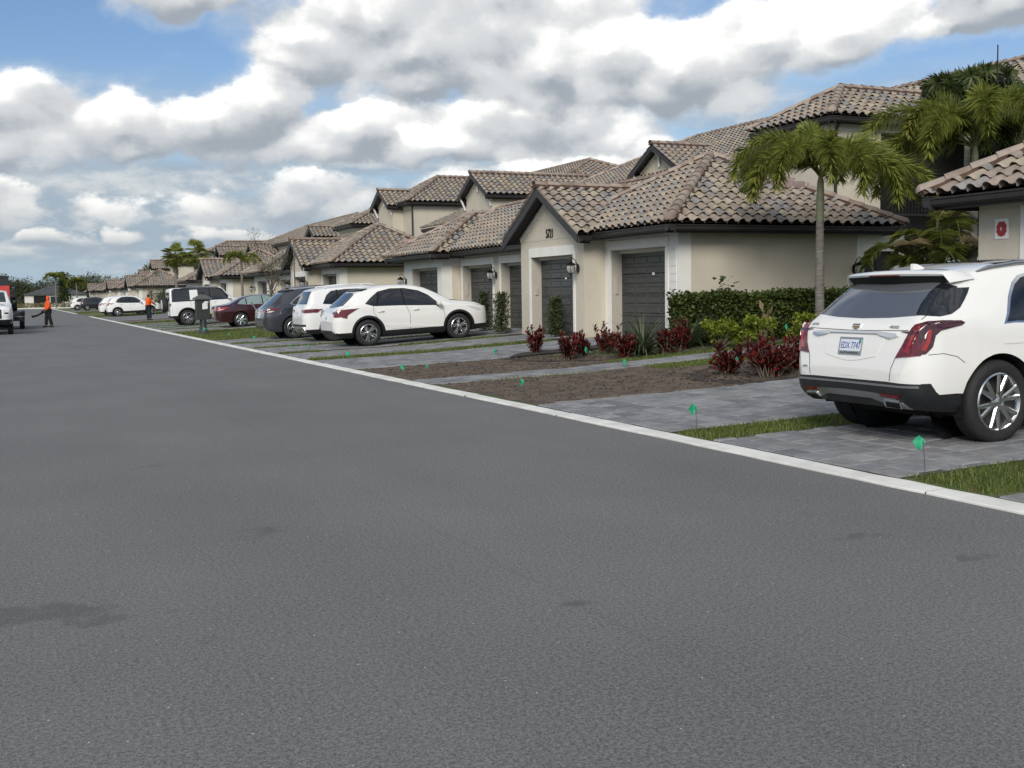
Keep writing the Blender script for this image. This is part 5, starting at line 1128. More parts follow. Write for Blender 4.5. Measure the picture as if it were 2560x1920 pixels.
for ax in 'rl': df.patch('signature_panel', [(1.02,1.29),(1.42,1.29),(1.42,1.80),(1.02,1.80)], ax, 'paint_white', .012); df.patch('roof_band', [(.10,1.89),(2.5,1.875),(2.5,1.92),(.10,1.935)], ax, 'plastic', .004)
df.patch('roof_panel', [(.15,-.74),(2.2,-.74),(2.2,.74),(.15,.74)], 't', 'plastic', .004, .2)
EN = dict(NX); EN.update(L=4.28, wb=2.555, ro=.80, r=.335, ra=.39, bot=botL(4.28), top=[(0,.76),(.03,.92),(.07,1.05),(.14,1.16),(.28,1.32),(.42,1.48),(.55,1.56),(.8,1.61),(1.4,1.65),(1.9,1.64),(2.3,1.58),(2.6,1.46),(2.9,1.27),(3.15,1.10),(3.5,1.05),(3.85,.97),(4.1,.86),(4.22,.74),(4.28,.6)],
  hw=[(0,.66),(.03,.74),(.08,.80),(.15,.84),(.3,.87),(.8,.89),(2.5,.88),(3.2,.89),(3.7,.86),(4.0,.78),(4.15,.66),(4.28,.42)], belt=[(0,1.0),(.9,1.08),(3.1,.97),(4.28,.78)], we=[(0,.6),(.4,.66),(.8,.60),(2.3,.60),(2.8,.64),(3.2,.76),(3.9,.70),(4.28,.4)], rearglass=[(-.60,1.18),(.60,1.18),(.54,1.46),(-.54,1.46)],
  side=[(.72,1.16),(1.1,1.10),(2.75,1.02),(2.6,1.2),(2.35,1.40),(2.1,1.49),(1.6,1.54),(1.2,1.52),(.9,1.40)], pillars=[[(1.05,1.10),(1.12,1.5)],[(1.75,1.06),(1.78,1.54)]], seams=[[(.95,1.08),(1.15,.6),(1.2,.36)],[(1.78,1.06),(1.84,.36)],[(2.75,1.0),(2.8,.36)]], handles=[(1.1,.95),(1.98,.93)], head=[(3.5,.90),(3.85,.84),(4.05,.76),(3.75,.78)], mir=(2.62,1.0), lamp_b=[(.52,.92),(.95,.92),(.95,1.08),(.6,1.08)], lamp_s=[(.03,.92),(.22,.95),(.34,1.06),(.2,1.10),(.03,1.08)], refl=None)
suv('parked_crossover', 'small white crossover broadside on the far drive past the worker in the beds', (7.05, 97.4, gz(7.5)+.01), 'paint_white', EN, cat='crossover', group='small white crossovers far down the street')
suv('parked_crossover', 'small white crossover mostly hidden behind another white crossover', (6.75, 101.6, gz(7.0)+.01), 'paint_white', EN, cat='crossover', group='small white crossovers far down the street')
suv('parked_crossover', 'farthest white car, tail toward the street beside the black car', (7.0, 158.0, gz(7.5)+.01), 'paint_white', EN, cat='car', group='small white crossovers far down the street')
suv('parked_sedan', 'black car in front of the farthest white car', (7.9, 152.5, gz(8.2)+.01), 'paint_black', EN, cat='car')

# --- work truck, trailer and loader at the left edge ----------------
def wheel_simple(parent, x, y, r, w, sg, rim='rotor', rr=.55):
    M = Matrix.Translation((x, y, r)) @ Matrix.Rotation(sg*PI/2, 4, 'X'); o = part('wheel', MB().lathe([(0,.03),(r*rr,.03),(r*(rr+.05),0),(r*.93,.0),(r,.04),(r,w-.04),(r*.93,w),(0,w)], 28, M), MT['rubber'], parent, smooth=40)
    part('rim', MB().lathe([(0,.01),(r*.2,.0),(r*.25,.03),(r*(rr-.05),.028),(r*rr,.01)], 20, M), MT[rim], o, smooth=40); return o
TR = dict(L=5.9, wb=3.7, ro=1.2, r=.42, ra=.49, paint='paint_white', clad=.45, crown=.08, tum=.5, bot=[(0,.6),(.1,.5),(1,.45),(5,.42),(5.6,.45),(5.9,.6)],
  top=[(0,1.25),(.05,1.40),(.2,1.42),(1.9,1.42),(1.95,1.75),(2.1,1.95),(2.4,2.0),(3.2,2.0),(3.6,1.93),(3.9,1.70),(4.15,1.48),(4.3,1.40),(5.3,1.34),(5.7,1.27),(5.82,1.12),(5.9,.9)],
  hw=[(0,.96),(.1,1.0),(3,1.01),(5.2,1.01),(5.6,.97),(5.8,.90),(5.9,.78)], zm=[(0,.9),(5.9,.9)], belt=[(0,1.30),(4.2,1.32),(5.9,1.10)], we=[(0,.93),(1.9,.90),(2.1,.80),(3.5,.78),(4.2,.90),(5.6,.88),(5.9,.7)])
tk = Car('work_truck', 'white pickup truck with black grille cut off by the left edge', (-1.0, 60.3, 0), -PI/2, TR, 'truck'); tk.wheels(5, 'single', .25, 'rotor')
tk.patch('grille', [(-.55,.72),(.55,.72),(.55,1.12),(-.55,1.12)], 'f', 'plastic', .01); tk.patch('bumper', [(-.95,.46),(.95,.46),(.95,.68),(-.95,.68)], 'f', 'plastic', .03)
for sg in (-1, 1):
    tk.patch('head_lamp', [(.60*sg,.78),(.92*sg,.80),(.92*sg,1.12),(.60*sg,1.12)], 'f', 'lens_white', .012); tk.patch('lamp_insert', [(.66*sg,.92),(.82*sg,.92),(.82*sg,.99),(.66*sg,.99)], 'f', 'plastic', .016)
for ax in 'rl': tk.patch('side_window', [(2.1,1.38),(4.05,1.38),(3.75,1.66),(3.5,1.86),(2.25,1.9)], ax, 'glass_dark', .007)
tk.patch('windshield', [(-.75,1.45),(.75,1.45),(.68,1.9),(-.68,1.9)], 'f', 'glass_mid', .004); tk.mirror(4.0, 1.4, 'plastic')
tr_ = thing('flatbed_trailer', 'black flatbed trailer with tandem wheels behind the white truck', 'trailer', (-.46, 66.0, 0), -PI/2)
part('deck', MB().box(-6.0,2.6,-1.0,1.0,.86,.94).box(-6.0,2.6,-1.04,-1.0,.74,.98).box(-6.0,2.6,1.0,1.04,.74,.98), MT['plastic'], tr_); part('frame', MB().box(-5.8,4.2,-.5,-.36,.60,.85).box(-5.8,4.2,.36,.5,.60,.85).bar((2.6,-.9,.9),(4.6,0,.62),.12).bar((2.6,.9,.9),(4.6,0,.62),.12), MT['plastic'], tr_)
part('tail_board', MB().box(2.56,2.62,-1.02,1.02,.45,.9), MT['plastic'], tr_); part('marker_strip', MB().box(2.62,2.63,.5,.95,.66,.70), MT['satin'], tr_)
for x in (-.3, .75, -1.4):
    for sg in (-1, 1): wheel_simple(tr_, x, sg*1.02, .39, .24, sg)
ld = thing('skid_loader', 'red and black loader machine carried on the trailer', 'loader', (-.62, 68.2, .94), -PI/2)
part('body', MB().prism([(-1.2,.3),(.9,.3),(.9,.75),(.6,.95),(-.3,1.05),(-1.2,.95)], 1.1, Matrix.Translation((0,.55,0)) @ Matrix.Rotation(PI/2, 4, 'X')), MT['plastic'], ld); part('cab', MB().box(-.6,.5,-.48,.48,1.0,1.85).box(-.66,.62,-.54,.54,1.85,1.93), MT['glass_dark'], ld)
for sg in (-1, 1):
    part('lift_arm', MB().prism([(-1.1,.9),(-.9,1.35),(1.0,1.25),(1.5,.75),(1.36,.66),(.9,1.05),(-.8,1.1)], .12, Matrix.Translation((0,sg*.72+.06,0)) @ Matrix.Rotation(PI/2, 4, 'X')), MT['plastic'], ld)
    for x in (-.75, .55): wheel_simple(ld, x, sg*.86, .40, .28, sg, 'rotor', .5)
part('bucket', MB().prism([(1.25,.75),(1.42,1.5),(1.55,1.5),(1.62,1.2),(2.05,.85),(1.9,.62),(1.5,.55)], .5, Matrix.Translation((0,.52,-.12)) @ Matrix.Rotation(PI/2, 4, 'X')), MT['paint_red'], ld)

# ------------------------------------------------------------------ plants
def leaf_cloud(mb, pts, size, shape='oval', up=.3, mi=0):
    for p in pts:
        d = Vector((random.gauss(0,1), random.gauss(0,1), random.gauss(up,.8))).normalized(); a = d.cross(Vector((random.random()-.5, random.random()-.5, random.random()))).normalized(); s_ = size*random.uniform(.6,1.3)
        p = Vector(p); w = s_*(.42 if shape == 'oval' else .18); q = p+d*s_*.55+a*0
        mb.add([p, q+a*w, p+d*s_*1.15+Vector((0,0,-.12*s_)), q-a*w], [(0,1,2,3)], mi)
def frond(base, az, el0, L, droop, ll, n, plum, w=.022, bare=.14, mb=None, rib=None, sag=.5):
    """pinnate leaf: az clockwise from +Y, el0 start elevation, droop total change of elevation"""
    P = [Vector(base)]; K = 14; ds = L/K; h = Vector((math.sin(az), math.cos(az), 0)); T = []
    for i in range(K):
        e = el0 - droop*((i+.5)/K)**1.25; t = h*math.cos(e)+Vector((0,0,math.sin(e))); T.append(t); P.append(P[-1]+t*ds)
    T.append(T[-1]); rib.tube(P, [.022*(1-.8*i/K) for i in range(K+1)], 5)
    sv = h.cross(Vector((0,0,1))).normalized()
    for k in range(n):
        f = bare+(1-bare)*(k+random.random()*.6)/n; x = min(f*K, K-.001); i = int(x); p = P[i].lerp(P[i+1], x-i); t = T[i]; up = sv.cross(t).normalized()
        if up.z < 0: up = -up
        if plum: a = random.uniform(0, 2*PI); rad = sv*math.cos(a)+up*math.sin(a)
        else: rad = (sv if k % 2 else -sv)*1. + up*random.uniform(.05,.4)
        d = (rad*.85+t*random.uniform(.35,.7)).normalized(); l = ll*(.55+.45*math.sin(PI*min(1, f*1.05)))*random.uniform(.8,1.15); wd = d.cross(t).normalized()*w*random.uniform(.7,1.2)
        m = p+d*l*.5+Vector((0,0,-l*.06*sag)); e = p+d*l*.93+Vector((0,0,-l*.38*sag))
        mb.add([p-wd*.5, p+wd*.5, m+wd, m-wd, e], [(0,1,2,3),(3,2,4)])
SCR = lambda phi: PI/2 - (R(phi) - AZ)          # bearing from an angle measured from picture-right, counter-clockwise seen from above
def palm(name, label, x, y, ztop, fr, leaf, rt=.09, rb=.115, L=2.3, ll=.42, n=190, plum=True, shaft=.9, z0=None, group=None, w=.022):
    z0 = gz(x) if z0 is None else z0; o = thing(name, label, 'palm', (x, y, z0), group=group); h = ztop-z0
    tr = [(0,0,-.05),(.01,0,.15),(.0,.01,h*.4),(-.01,0,h-shaft)]; part('trunk', MB().tube(tr, [rb*1.25,rb,rb*.93,rt], 14), MT['bark_grey'], o, smooth=60)
    if shaft > .1:
        rg = MB()
        for k in range(int((h-shaft)/.19)): rg.lathe([(rb+.002,0),(rb+.006,.012),(rb+.001,.024)], 14, Matrix.Translation((.0,.005,.25+k*.19)) @ Matrix.Diagonal((1-.02*k*.5,1-.02*k*.5,1,1)))
        part('trunk_rings', rg, MT['bark_grey'], o, smooth=60)
        part('crownshaft', MB().tube([(-.01,0,h-shaft-.02),(-.005,0,h-shaft*.6),(0,0,h-.1),(0,0,h+.05)], [rt,rt*1.08,rt*.85,rt*.4], 14), MT['shaft_green'], o, smooth=60)
    for (phi, el, lm, dr) in fr:
        lf, rb_ = MB(), MB(); frond((0,0,h-.02), SCR(phi), R(el), L*lm, R(dr), ll, n, plum, mb=lf, rib=rb_, w=w)
        q = part('frond', lf, MT[leaf], o); part('frond_rib', rb_, MT['palm_rib'], q, smooth=60)
    return o
palm('foxtail_palm', 'foxtail palm with slim grey trunk standing before the hedge', 15.6, 19.05, 3.85, [(178,72,1.05,165),(198,50,.9,150),(165,60,.85,150),(150,76,.95,160),(95,86,.72,100),(262,66,.95,168),(290,55,.85,165),(20,66,1.,150),(350,30,1.12,95),(4,50,1.,140),(60,68,.9,150),(225,62,.95,165),(130,60,.85,140),(330,45,.9,150)], 'palm_leaf', .078, .098, 2.55, .46, 560, w=.015)
palm('foxtail_palm', 'tall foxtail palm with feathery arching leaves behind the right garage roof', 19.4, 18.55, 4.55, [(176,58,1.2,135),(188,40,1.0,130),(255,76,1.05,168),(285,76,1.0,168),(220,58,1.0,155),(10,66,1.0,150),(60,72,1.0,150),(330,60,.95,150),(120,72,.9,150),(200,76,.95,160),(160,35,1.0,115),(182,20,1.0,100)], 'palm_leaf', .08, .10, 2.75, .50, 560, w=.017)
palm('foxtail_palm', 'dark upright palm crown rising behind the tall foxtail palm', 21.3, 20.6, 5.75, [(a,random.uniform(45,85),random.uniform(.7,.95),random.uniform(60,110)) for a in range(0,360,28)], 'palm_dark', .07, .09, 1.6, .55, 260, w=.03)
palm('foxtail_palm', 'dark palm half hidden at the right edge behind the roof', 21.2, 18.35, 5.0, [(a,random.uniform(40,80),random.uniform(.7,1.),random.uniform(80,140)) for a in range(10,370,33)], 'palm_dark', .07, .09, 2.1, .55, 260, w=.03)
ar = thing('areca_palm', 'clump of broad leaved areca palms beside the right garage corner', 'palm', (18.7, 18.9, .4))
for k, (dx, dy, h) in enumerate(((0,0,2.6),(.35,-.3,2.2),(-.35,.25,1.8),(.5,.3,2.5))):
    part('cane', MB().tube([(dx,dy,0),(dx*1.1,dy*1.1,h*.6),(dx*1.15,dy*1.15,h)], [.05,.04,.03], 8), MT['shaft_green'], ar, smooth=60)
    for j in range(7):
        lf, rb_ = MB(), MB(); frond((dx*1.15,dy*1.15,h*random.uniform(.75,1)), SCR(j*51+k*20), R(random.uniform(25,70)), random.uniform(1.0,1.5), R(random.uniform(70,130)), .55, 46, False, .038, mb=lf, rib=rb_, sag=.7)
        q = part('frond', lf, MT['palm_yellow' if (j+k) % 3 else 'palm_leaf'] if (j+k) % 6 else MT['frond_tan'], ar); part('frond_rib', rb_, MT['palm_rib'], q, smooth=60)
# clipped hedge along the side wall
hd = thing('hedge', 'long clipped dark green hedge along the side wall', 'hedge', (15.8, 20.85, .39)); pts = []
for _ in range(15000):
    f = random.random(); x = random.uniform(-2.55, 2.75); top = 1.0+.03*math.sin(x*3)+.02*math.sin(x*11)+.08*(x+2.5)/5
    if f < .5: p = (x, -.42+abs(random.gauss(0,.05)), random.uniform(.02, top))
    elif f < .85: p = (x, random.uniform(-.42,.42), top-abs(random.gauss(0,.05)))
    else: p = (-2.55+abs(random.gauss(0,.05)), random.uniform(-.42,.42), random.uniform(.02, top))
    pts.append((p[0]+random.gauss(0,.02), p[1]+random.gauss(0,.02), p[2]+random.gauss(0,.025)))
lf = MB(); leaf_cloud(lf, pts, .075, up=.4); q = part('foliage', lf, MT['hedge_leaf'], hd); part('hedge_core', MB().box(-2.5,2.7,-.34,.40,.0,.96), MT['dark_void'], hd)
spg = MB(); leaf_cloud(spg, [(-1.35+random.gauss(0,.13), random.uniform(-.2,.2), 1.0+random.random()**1.3*.42) for _ in range(60)], .12); part('stray_shoots', spg, MT['shrub_leaf'], hd)
def bush(name, label, x, y, rx, rz, leaf, n, size, cat='shrub', group=None, stems=True, shape='oval', z=None, cl=10, dome=.5):
    o = thing(name, label, cat, (x, y, gz(x) if z is None else z), group=group); mb = MB(); C = []
    for _ in range(cl):
        a, r_ = random.uniform(0,6.28), rx*random.random()**.5*.8; C.append((math.cos(a)*r_, math.sin(a)*r_, rz*(random.uniform(.35,1.05)-dome*.4*(r_/rx)), rx*random.uniform(.25,.45)))
    pts = []
    for _ in range(n):
        c = random.choice(C); d = Vector((random.gauss(0,1), random.gauss(0,1), random.gauss(0,1))).normalized()*c[3]*random.uniform(.6,1.1); pts.append((c[0]+d.x, c[1]+d.y, max(.03, c[2]+d.z*.8)))
    leaf_cloud(mb, pts, size, shape); part('foliage', mb, MT[leaf], o)
    if stems:
        st = MB()
        for c in C: st.tube([(random.uniform(-.06,.06), random.uniform(-.06,.06), -.02), (c[0]*.5, c[1]*.5, c[2]*.5), (c[0], c[1], c[2])], [.014,.011,.006], 5)
        part('stems', st, MT['stem'], o)
    return o
for k, (x, y, lb, rx, rz) in enumerate(((13.25,19.25,'bright lime green bush, left one before the hedge',.42,.52),(13.95,18.9,'bright lime green bush, middle one before the hedge',.46,.56),(14.85,18.55,'bright lime green bush just left of the near white SUV',.40,.58))): bush('lime_shrub', lb, x, y, rx, rz, 'lime_leaf', 1500, .06, group='lime green bushes before the hedge', cl=14)
TI = [(10.47,22.3,.17,0.67,'lone dark red shrub, first from the left in the mulch bed'),(10.15,20.1,.22,0.60,'full dark red shrub second from the left near the path'),(10.72,20.6,.13,0.55,'slim dark red shrub tucked behind the second one'),(11.3,20.55,.24,0.69,'tall dark red shrub left of the strappy lily clump'),(10.9,19.1,.20,0.52,'dark red shrub in front of the strappy lily clump'),(11.85,19.1,.20,0.50,'low dark red shrub between the two lily clumps'),(12.5,19.6,.16,0.71,'bright red topped shrub at the second lily clump'),
      (10.35,14.85,.24,0.55,'red shrub left of the big red shrub by the near SUV'),(10.5,13.95,.34,0.71,'biggest red shrub left of the near white SUV'),(10.95,14.85,.16,0.65,'thin red shrub behind the biggest red shrub'),(11.1,14.2,.26,0.60,'red shrub touching the near white SUV bumper'),(12.1,14.9,.26,0.62,'red shrub half hidden behind the near white SUV')]
for k, (x, y, rx, rz, lb) in enumerate(TI):
    rx *= 1.25; rz *= .84; o = thing('red_shrub', lb, 'shrub', (x, y, gz(x)), group='dark red shrubs in the mulch beds'); mb, st = MB(), MB()
    for s_ in range(int(12+rx*75)):
        a, r_ = random.uniform(0,6.28), rx*random.random()**.5; tip = Vector((math.cos(a)*r_, math.sin(a)*r_, rz*random.choice((random.uniform(.3,.75), random.uniform(.55,1.12)))*(1-.2*r_/rx))); st.tube([(tip.x*.35+random.uniform(-.04,.04), tip.y*.35+random.uniform(-.04,.04), -.02), tip*.6, tip], [.008,.007,.005], 4)
        for j in range(22):
            t_ = 1-.80*(j/22)**1.1; p = tip*t_+Vector((0,0,.03)); b_ = j*2.4+random.random(); el = R(random.uniform(-25,70) if j > 5 else random.uniform(30,85)); d = Vector((math.cos(b_)*math.cos(el), math.sin(b_)*math.cos(el), math.sin(el))); l = random.uniform(.07,.16); sv = d.cross(Vector((0,0,1))).normalized()*.028
            mb.add([p, p+d*l*.5+sv, p+d*l+Vector((0,0,-.02)), p+d*l*.5-sv], [(0,1,2,3)])
    part('foliage', mb, MT['ti_leaf'], o); part('stems', st, MT['stem'], o)
for (x, y, n, h, lb) in ((11.5,19.45,190,.98,'strappy green lily clump between dark red shrubs, nearer the path'),(13.0,20.05,150,1.05,'strappy green lily clump against the hedge end')):
    o = thing('lily_clump', lb, 'plant', (x, y, gz(x)), group='strappy lily clumps'); mb = MB()
    for _ in range(n):
        a, el, l = random.uniform(0,6.28), R(random.uniform(28,84)), h*random.uniform(.7,1.15); hx = Vector((math.cos(a), math.sin(a), 0)); sv = Vector((-hx.y, hx.x, 0))*random.uniform(.012,.02); P = [hx*.08*random.random()]; e = el; cv = random.uniform(.12,.42)
        for i in range(5): P.append(P[-1]+(hx*math.cos(e)+Vector((0,0,math.sin(e))))*l/5); e -= cv
        mb.grid([[p-sv*(1-.16*i*(i > 2)) for i, p in enumerate(P)], [p+sv*(1-.16*i*(i > 2)) for i, p in enumerate(P)]])
    part('foliage', mb, MT['lily_leaf'], o)
for (x, y, h, rr, lb) in ((13.1,26.6,.98,.24,'slim upright shrub before the 5721 garage door'),(12.95,29.85,1.12,.27,'upright leafy shrub between the numbered garage and the next door'),(13.5,32.5,1.12,.22,'slim upright shrub in front of the sporty white SUV nose')):
    o = thing('column_shrub', lb, 'shrub', (x, y, gz(x)), group='slim upright shrubs by the garage doors'); mb = MB(); leaf_cloud(mb, [(random.gauss(0,rr*.48)*(1-.35*t), random.gauss(0,rr*.48)*(1-.35*t), .06+t*h) for t in [random.random() for _ in range(1500)]], .10, 'thin', .9); part('foliage', mb, MT['shrub_leaf'], o); part('stems', MB().tube([(0,0,-.02),(.02,0,h*.9)], [.016,.006], 6), MT['stem'], o)
bush('bird_plant', 'brown stubby plant before the hedge', 15.0, 20.15, .18, .62, 'frond_tan', 26, .30, 'plant', shape='thin', cl=5)
# trees down the street
def tree(name, label, x, y, h, cr, leaf, n, size, trunk=.10, cz=.62, rzf=.9, cat='tree', group=None, nb=9, z=None, bark='bark_brown', fine=False):
    z = gz(x) if z is None else z; o = thing(name, label, cat, (x, y, z), group=group); mb, tb = MB(), MB(); c0 = h*cz; tb.tube([(0,0,-.05),(.03,.02,c0*.5),(0,0,c0)], [trunk,trunk*.8,trunk*.6], 9); C = []
    for k in range(nb):
        a = k*2.4+random.random(); r_ = cr*random.uniform(.2,.75); q = Vector((math.cos(a)*r_, math.sin(a)*r_, c0+(h-c0)*random.uniform(-.45,.85)*rzf)); C.append((q, cr*random.uniform(.28,.5))); tb.tube([(0,0,c0*random.uniform(.45,.98)), q*.5+Vector((0,0,c0*.45)), q], [trunk*.45,trunk*.3,trunk*.12], 5)
    pts = []
    for _ in range(n):
        q, rr = random.choice(C); d = Vector((random.gauss(0,1), random.gauss(0,1), random.gauss(0,1))).normalized()*rr*random.uniform(.35,1.05); pts.append(q+d)
    leaf_cloud(mb, pts, size, 'thin' if fine else 'oval'); part('crown', mb, MT[leaf], o); part('trunk', tb, MT[bark], o, smooth=60); return o
tree('young_tree', 'young thin leafed tree behind the dark grey SUV', 10.6, 50.2, 4.0, 1.0, 'sage_leaf', 2600, .075, .05, .45, 1.2, nb=16, fine=True)
st_ = tag(part('tree_stake', MB().tube([(10.75,46.2,gz(10.75)),(10.74,46.25,2.2),(10.75,46.3,4.0)], [.035,.03,.02], 8), MT['stem']), 'slender bare stem standing beside the young tree', 'stem')
palm('weeping_palm', 'fine leaved palm drooping against the third house wall', 14.2, 76.5, 3.9, [(a,random.uniform(30,80),random.uniform(.8,1.1),random.uniform(110,160)) for a in range(0,360,30)], 'palm_leaf', .07, .09, 1.9, .45, 110, False, 0., group=None)
for (x, y, zt, lb) in ((14.2,109.5,5.45,'left one of two shaggy fan palms over the roofs'),(14.9,101.2,5.35,'right one of two shaggy fan palms over the roofs')):
    o = thing('fan_palm', lb, 'palm', (x, y, gz(x)), group='shaggy fan palms over the roofs'); part('trunk', MB().tube([(0,0,0),(.03,0,2.),(0,0,zt-.9),(0,0,zt-.4)], [.19,.16,.17,.22], 12), MT['bark_grey'], o, smooth=60); mb = MB(); dk = MB()
    bt = MB()
    for k in range(90): a, z_ = random.uniform(0,6.28), random.uniform(zt-2.2, zt-.5); bt.bar((math.cos(a)*.15, math.sin(a)*.15, z_), (math.cos(a)*.30, math.sin(a)*.30, z_+.22), .05, .03)
    part('leaf_boots', bt, MT['frond_tan'], o)
    for k in range(46):
        a, el = random.uniform(0,6.28), R(random.uniform(-55,85)); d = Vector((math.cos(a)*math.cos(el), math.sin(a)*math.cos(el), math.sin(el))); c = Vector((0,0,zt-.4))+d*random.uniform(.45,.95); sv = d.cross(Vector((0,0,1))); sv = sv.normalized() if sv.length > .05 else Vector((1,0,0)); uv = sv.cross(d); tgt = mb if el > R(-25) else dk
        for j in range(16):
            b_ = -1.5+3.*j/15; q = (d*math.cos(b_)+sv*math.sin(b_)).normalized(); wv = (d*-math.sin(b_)+sv*math.cos(b_))*.03; tgt.add([c-wv*.4, c+wv*.4, c+q*.38+wv, c+q*.75+Vector((0,0,-.18)), c+q*.38-wv], [(0,1,2,3,4)])
        tgt.tube([(0,0,zt-.45), c], .015, 4)
    part('crown', mb, MT['palm_leaf'], o); part('dead_fronds', dk, MT['palm_yellow'], o)
bush('round_shrub', 'big rounded dark green shrub on the lawn beyond the boxy white SUV', 12.9, 101.5, 1.75, 1.9, 'far_leaf', 3500, .16, cl=22, dome=.8)
tree('young_tree', 'small sparse tree standing behind the worker in the beds', 11.3, 104.0, 4.6, 1.0, 'sage_leaf', 1300, .12, .05, .4, 1.1, nb=10, fine=True)
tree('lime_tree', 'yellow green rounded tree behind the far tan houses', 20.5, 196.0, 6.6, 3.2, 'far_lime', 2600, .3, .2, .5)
tag(part('sign_post', MB().tube([(12.45,100.2,gz(12.4)),(12.28,100.1,1.4),(12.15,100.0,2.6)], .05, 8), MT['fascia']), 'dark slim post leaning beside the rounded shrub', 'post')
FT = [(-22,300,11,6),(-14,290,9.5,5),(-7.5,262,8.4,3.6),(-3,275,8,4),(1.5,300,7.5,4.5),(5.5,330,8.5,5),(10.5,300,9.5,5),(13,262,8.2,3.8),(17,290,8.6,5),(22,310,9,5),(28,300,9,5.5),(34,320,10,6),(42,310,9,6),(-30,310,10,6),(-2.2,219,6.4,1.7)]
FTL = ['broad dark tree farthest left behind the truck','dark rounded tree behind the loader','dark tree just above the red loader bucket','small dark tree between the loader and the grey roof','low tree crown peeking over the grey shingle roof','distant tree crown above the middle of the grey roof','distant tall tree crown right of the grey roof','dark bushy tree behind the walking worker','tree crown behind the far palms','rounded tree right of the far palms','distant tree over the farthest tiled roof','distant tree behind the row of tiled roofs','distant tree farthest right behind the tiled roofs','distant tree at the far left horizon','small street tree left of the grey roofed house']
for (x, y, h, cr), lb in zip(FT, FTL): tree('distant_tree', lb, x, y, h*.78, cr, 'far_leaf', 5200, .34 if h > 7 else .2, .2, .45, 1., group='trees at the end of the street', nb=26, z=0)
for (x, y, zt, lb) in ((7.2,216,5.4,'feathery palm at the street end left of the spire tree'),(10.6,214,4.6,'feathery palm at the street end right of the spire tree')): palm('street_palm', lb, x, y, zt, [(a,random.uniform(20,75),random.uniform(.8,1.1),random.uniform(100,150)) for a in range(0,360,27)], 'palm_leaf', .12, .15, 2.3, .7, 90, False, 0., z0=0, w=.06, group='feathery palms at the street end')
sp_ = thing('spire_tree', 'narrow dark spire shaped tree at the street end', 'tree', (8.6, 219, 0)); mb = MB(); leaf_cloud(mb, [(random.gauss(0,.7)*(1-t*.92), random.gauss(0,.7)*(1-t*.92), 1.2+t*5.2) for t in [random.random()**1.1 for _ in range(1800)]], .3); part('crown', mb, MT['palm_dark'], sp_); part('trunk', MB().tube([(0,0,0),(0,0,5.8)], [.14,.03], 8), MT['bark_brown'], sp_)
mb = MB(); leaf_cloud(mb, [(random.uniform(-20,30), random.uniform(214.6,222), .1+random.random()*.75) for _ in range(9000)], .28, 'thin', 1.6); tag(part('tall_grass', mb, MT['grass_dry']), 'dry tall grass band beyond the end kerb', 'grass', kind='stuff')
# houses at the street end
for (x0, x1, y0, y1, zw, p, lb, wins) in ((2.2,13.0,228,238,2.5,.33,'white house with grey shingle roof at the street end',((6.6,8.6),)),(-14,-.6,232,244,3.4,.36,'larger grey roofed house behind the loader at the left edge',((-5,-3.4),))):
    o = thing('far_house', lb, 'house', (x0, y0, 0)); off = Matrix.Translation((-x0,-y0,0)); q = MB(); q.box(x0,x1,y0,y1,0,zw); part('wall', q, MT['stucco_white'], o, M=off); ov = .5; t = (y1-y0)/2+ov; zr = zw+p*t
    part('roof', MB().add([(x0-ov,y0-ov,zw),(x1+ov,y0-ov,zw),(x1+ov,y1+ov,zw),(x0-ov,y1+ov,zw),(x0-ov+t,(y0+y1)/2,zr),(x1+ov-t,(y0+y1)/2,zr)], [(0,1,5,4),(1,2,5),(2,3,4,5),(3,0,4),(3,2,1,0)]), MT['shingle'], o, M=off)
    for a, b in wins: part('window_frame', MB().box(a-.15,b+.15,y0-.06,y0,.75,2.25), MT['stucco_white'], o, M=off); part('window', MB().box(a,b,y0-.09,y0-.06,.85,2.15), MT['window_glass'], o, M=off)
    part('porch_shade', MB().box(x0+1.5,x0+4.0,y0-.04,y0,.2,2.3), MT['dark_void'], o, M=off)  # near-black slab on the wall, the porch's inner shade as colour
sl = thing('street_light', 'street light arm reaching in at the left edge', 'street light', (-3.4, 150, 0)); part('pole', MB().tube([(0,0,0),(0,0,4.3),(.3,0,4.5),(1.6,0,4.55)], [.09,.06,.05,.04], 8), MT['lamp_metal'], sl, smooth=60); part('lamp_head', MB().box(1.5,2.75,-.14,.14,4.46,4.60), MT['pole_grey'], sl)

# ------------------------------------------------------------------ street furniture, markers, people
FL = [(6.43,6.58,.30,'green marker flag on the turf strip right of the near SUV wheel'),(6.49,9.86,.27,'green diamond marker flag left of the near white SUV'),(6.71,14.65,.22,'green marker flag in the bare soil nearest the kerb'),(6.83,18.9,.20,'right one of two green flags in the second soil bed'),(6.5,19.3,.20,'left one of two green flags in the second soil bed'),(9.28,21.5,.22,'green flag at the soil edge before the first red shrub'),(6.65,23.6,.24,'green flag on the drive edge left of the soil bed'),(7.08,28.95,.20,'green flag in the strip behind the sporty white SUV'),
      (6.77,29.4,.2,'faint green flag on the narrow strip nearest the sporty SUV'),(7.11,35.98,.2,'green flag in the strip behind the boxy white SUV'),(6.93,39.6,.22,'green flag on the strip behind the grey SUV'),(10.28,19.4,.24,'green flag in the mulch below the tall red shrub'),(10.0,17.3,.12,'bent green flag fallen by the garden path edge'),(10.3,14.35,.30,'green flag at the foot of the biggest red shrub'),(14.0,17.9,.42,'green flag between the lime bush and the near SUV'),(12.1,25.7,.30,'green flag left of the first red shrub'),(12.86,32.4,.26,'green flag under the sporty white SUV nose'),
      (6.78,50.6,.24,'green flag on the lawn left of the mailbox'),(9.6,51.4,.30,'green flag before the maroon sedan wheel'),(7.05,45.6,.25,'green flag at the mailbox foot'),(6.51,53.9,.22,'small green flag on the strip beyond the mailbox')]
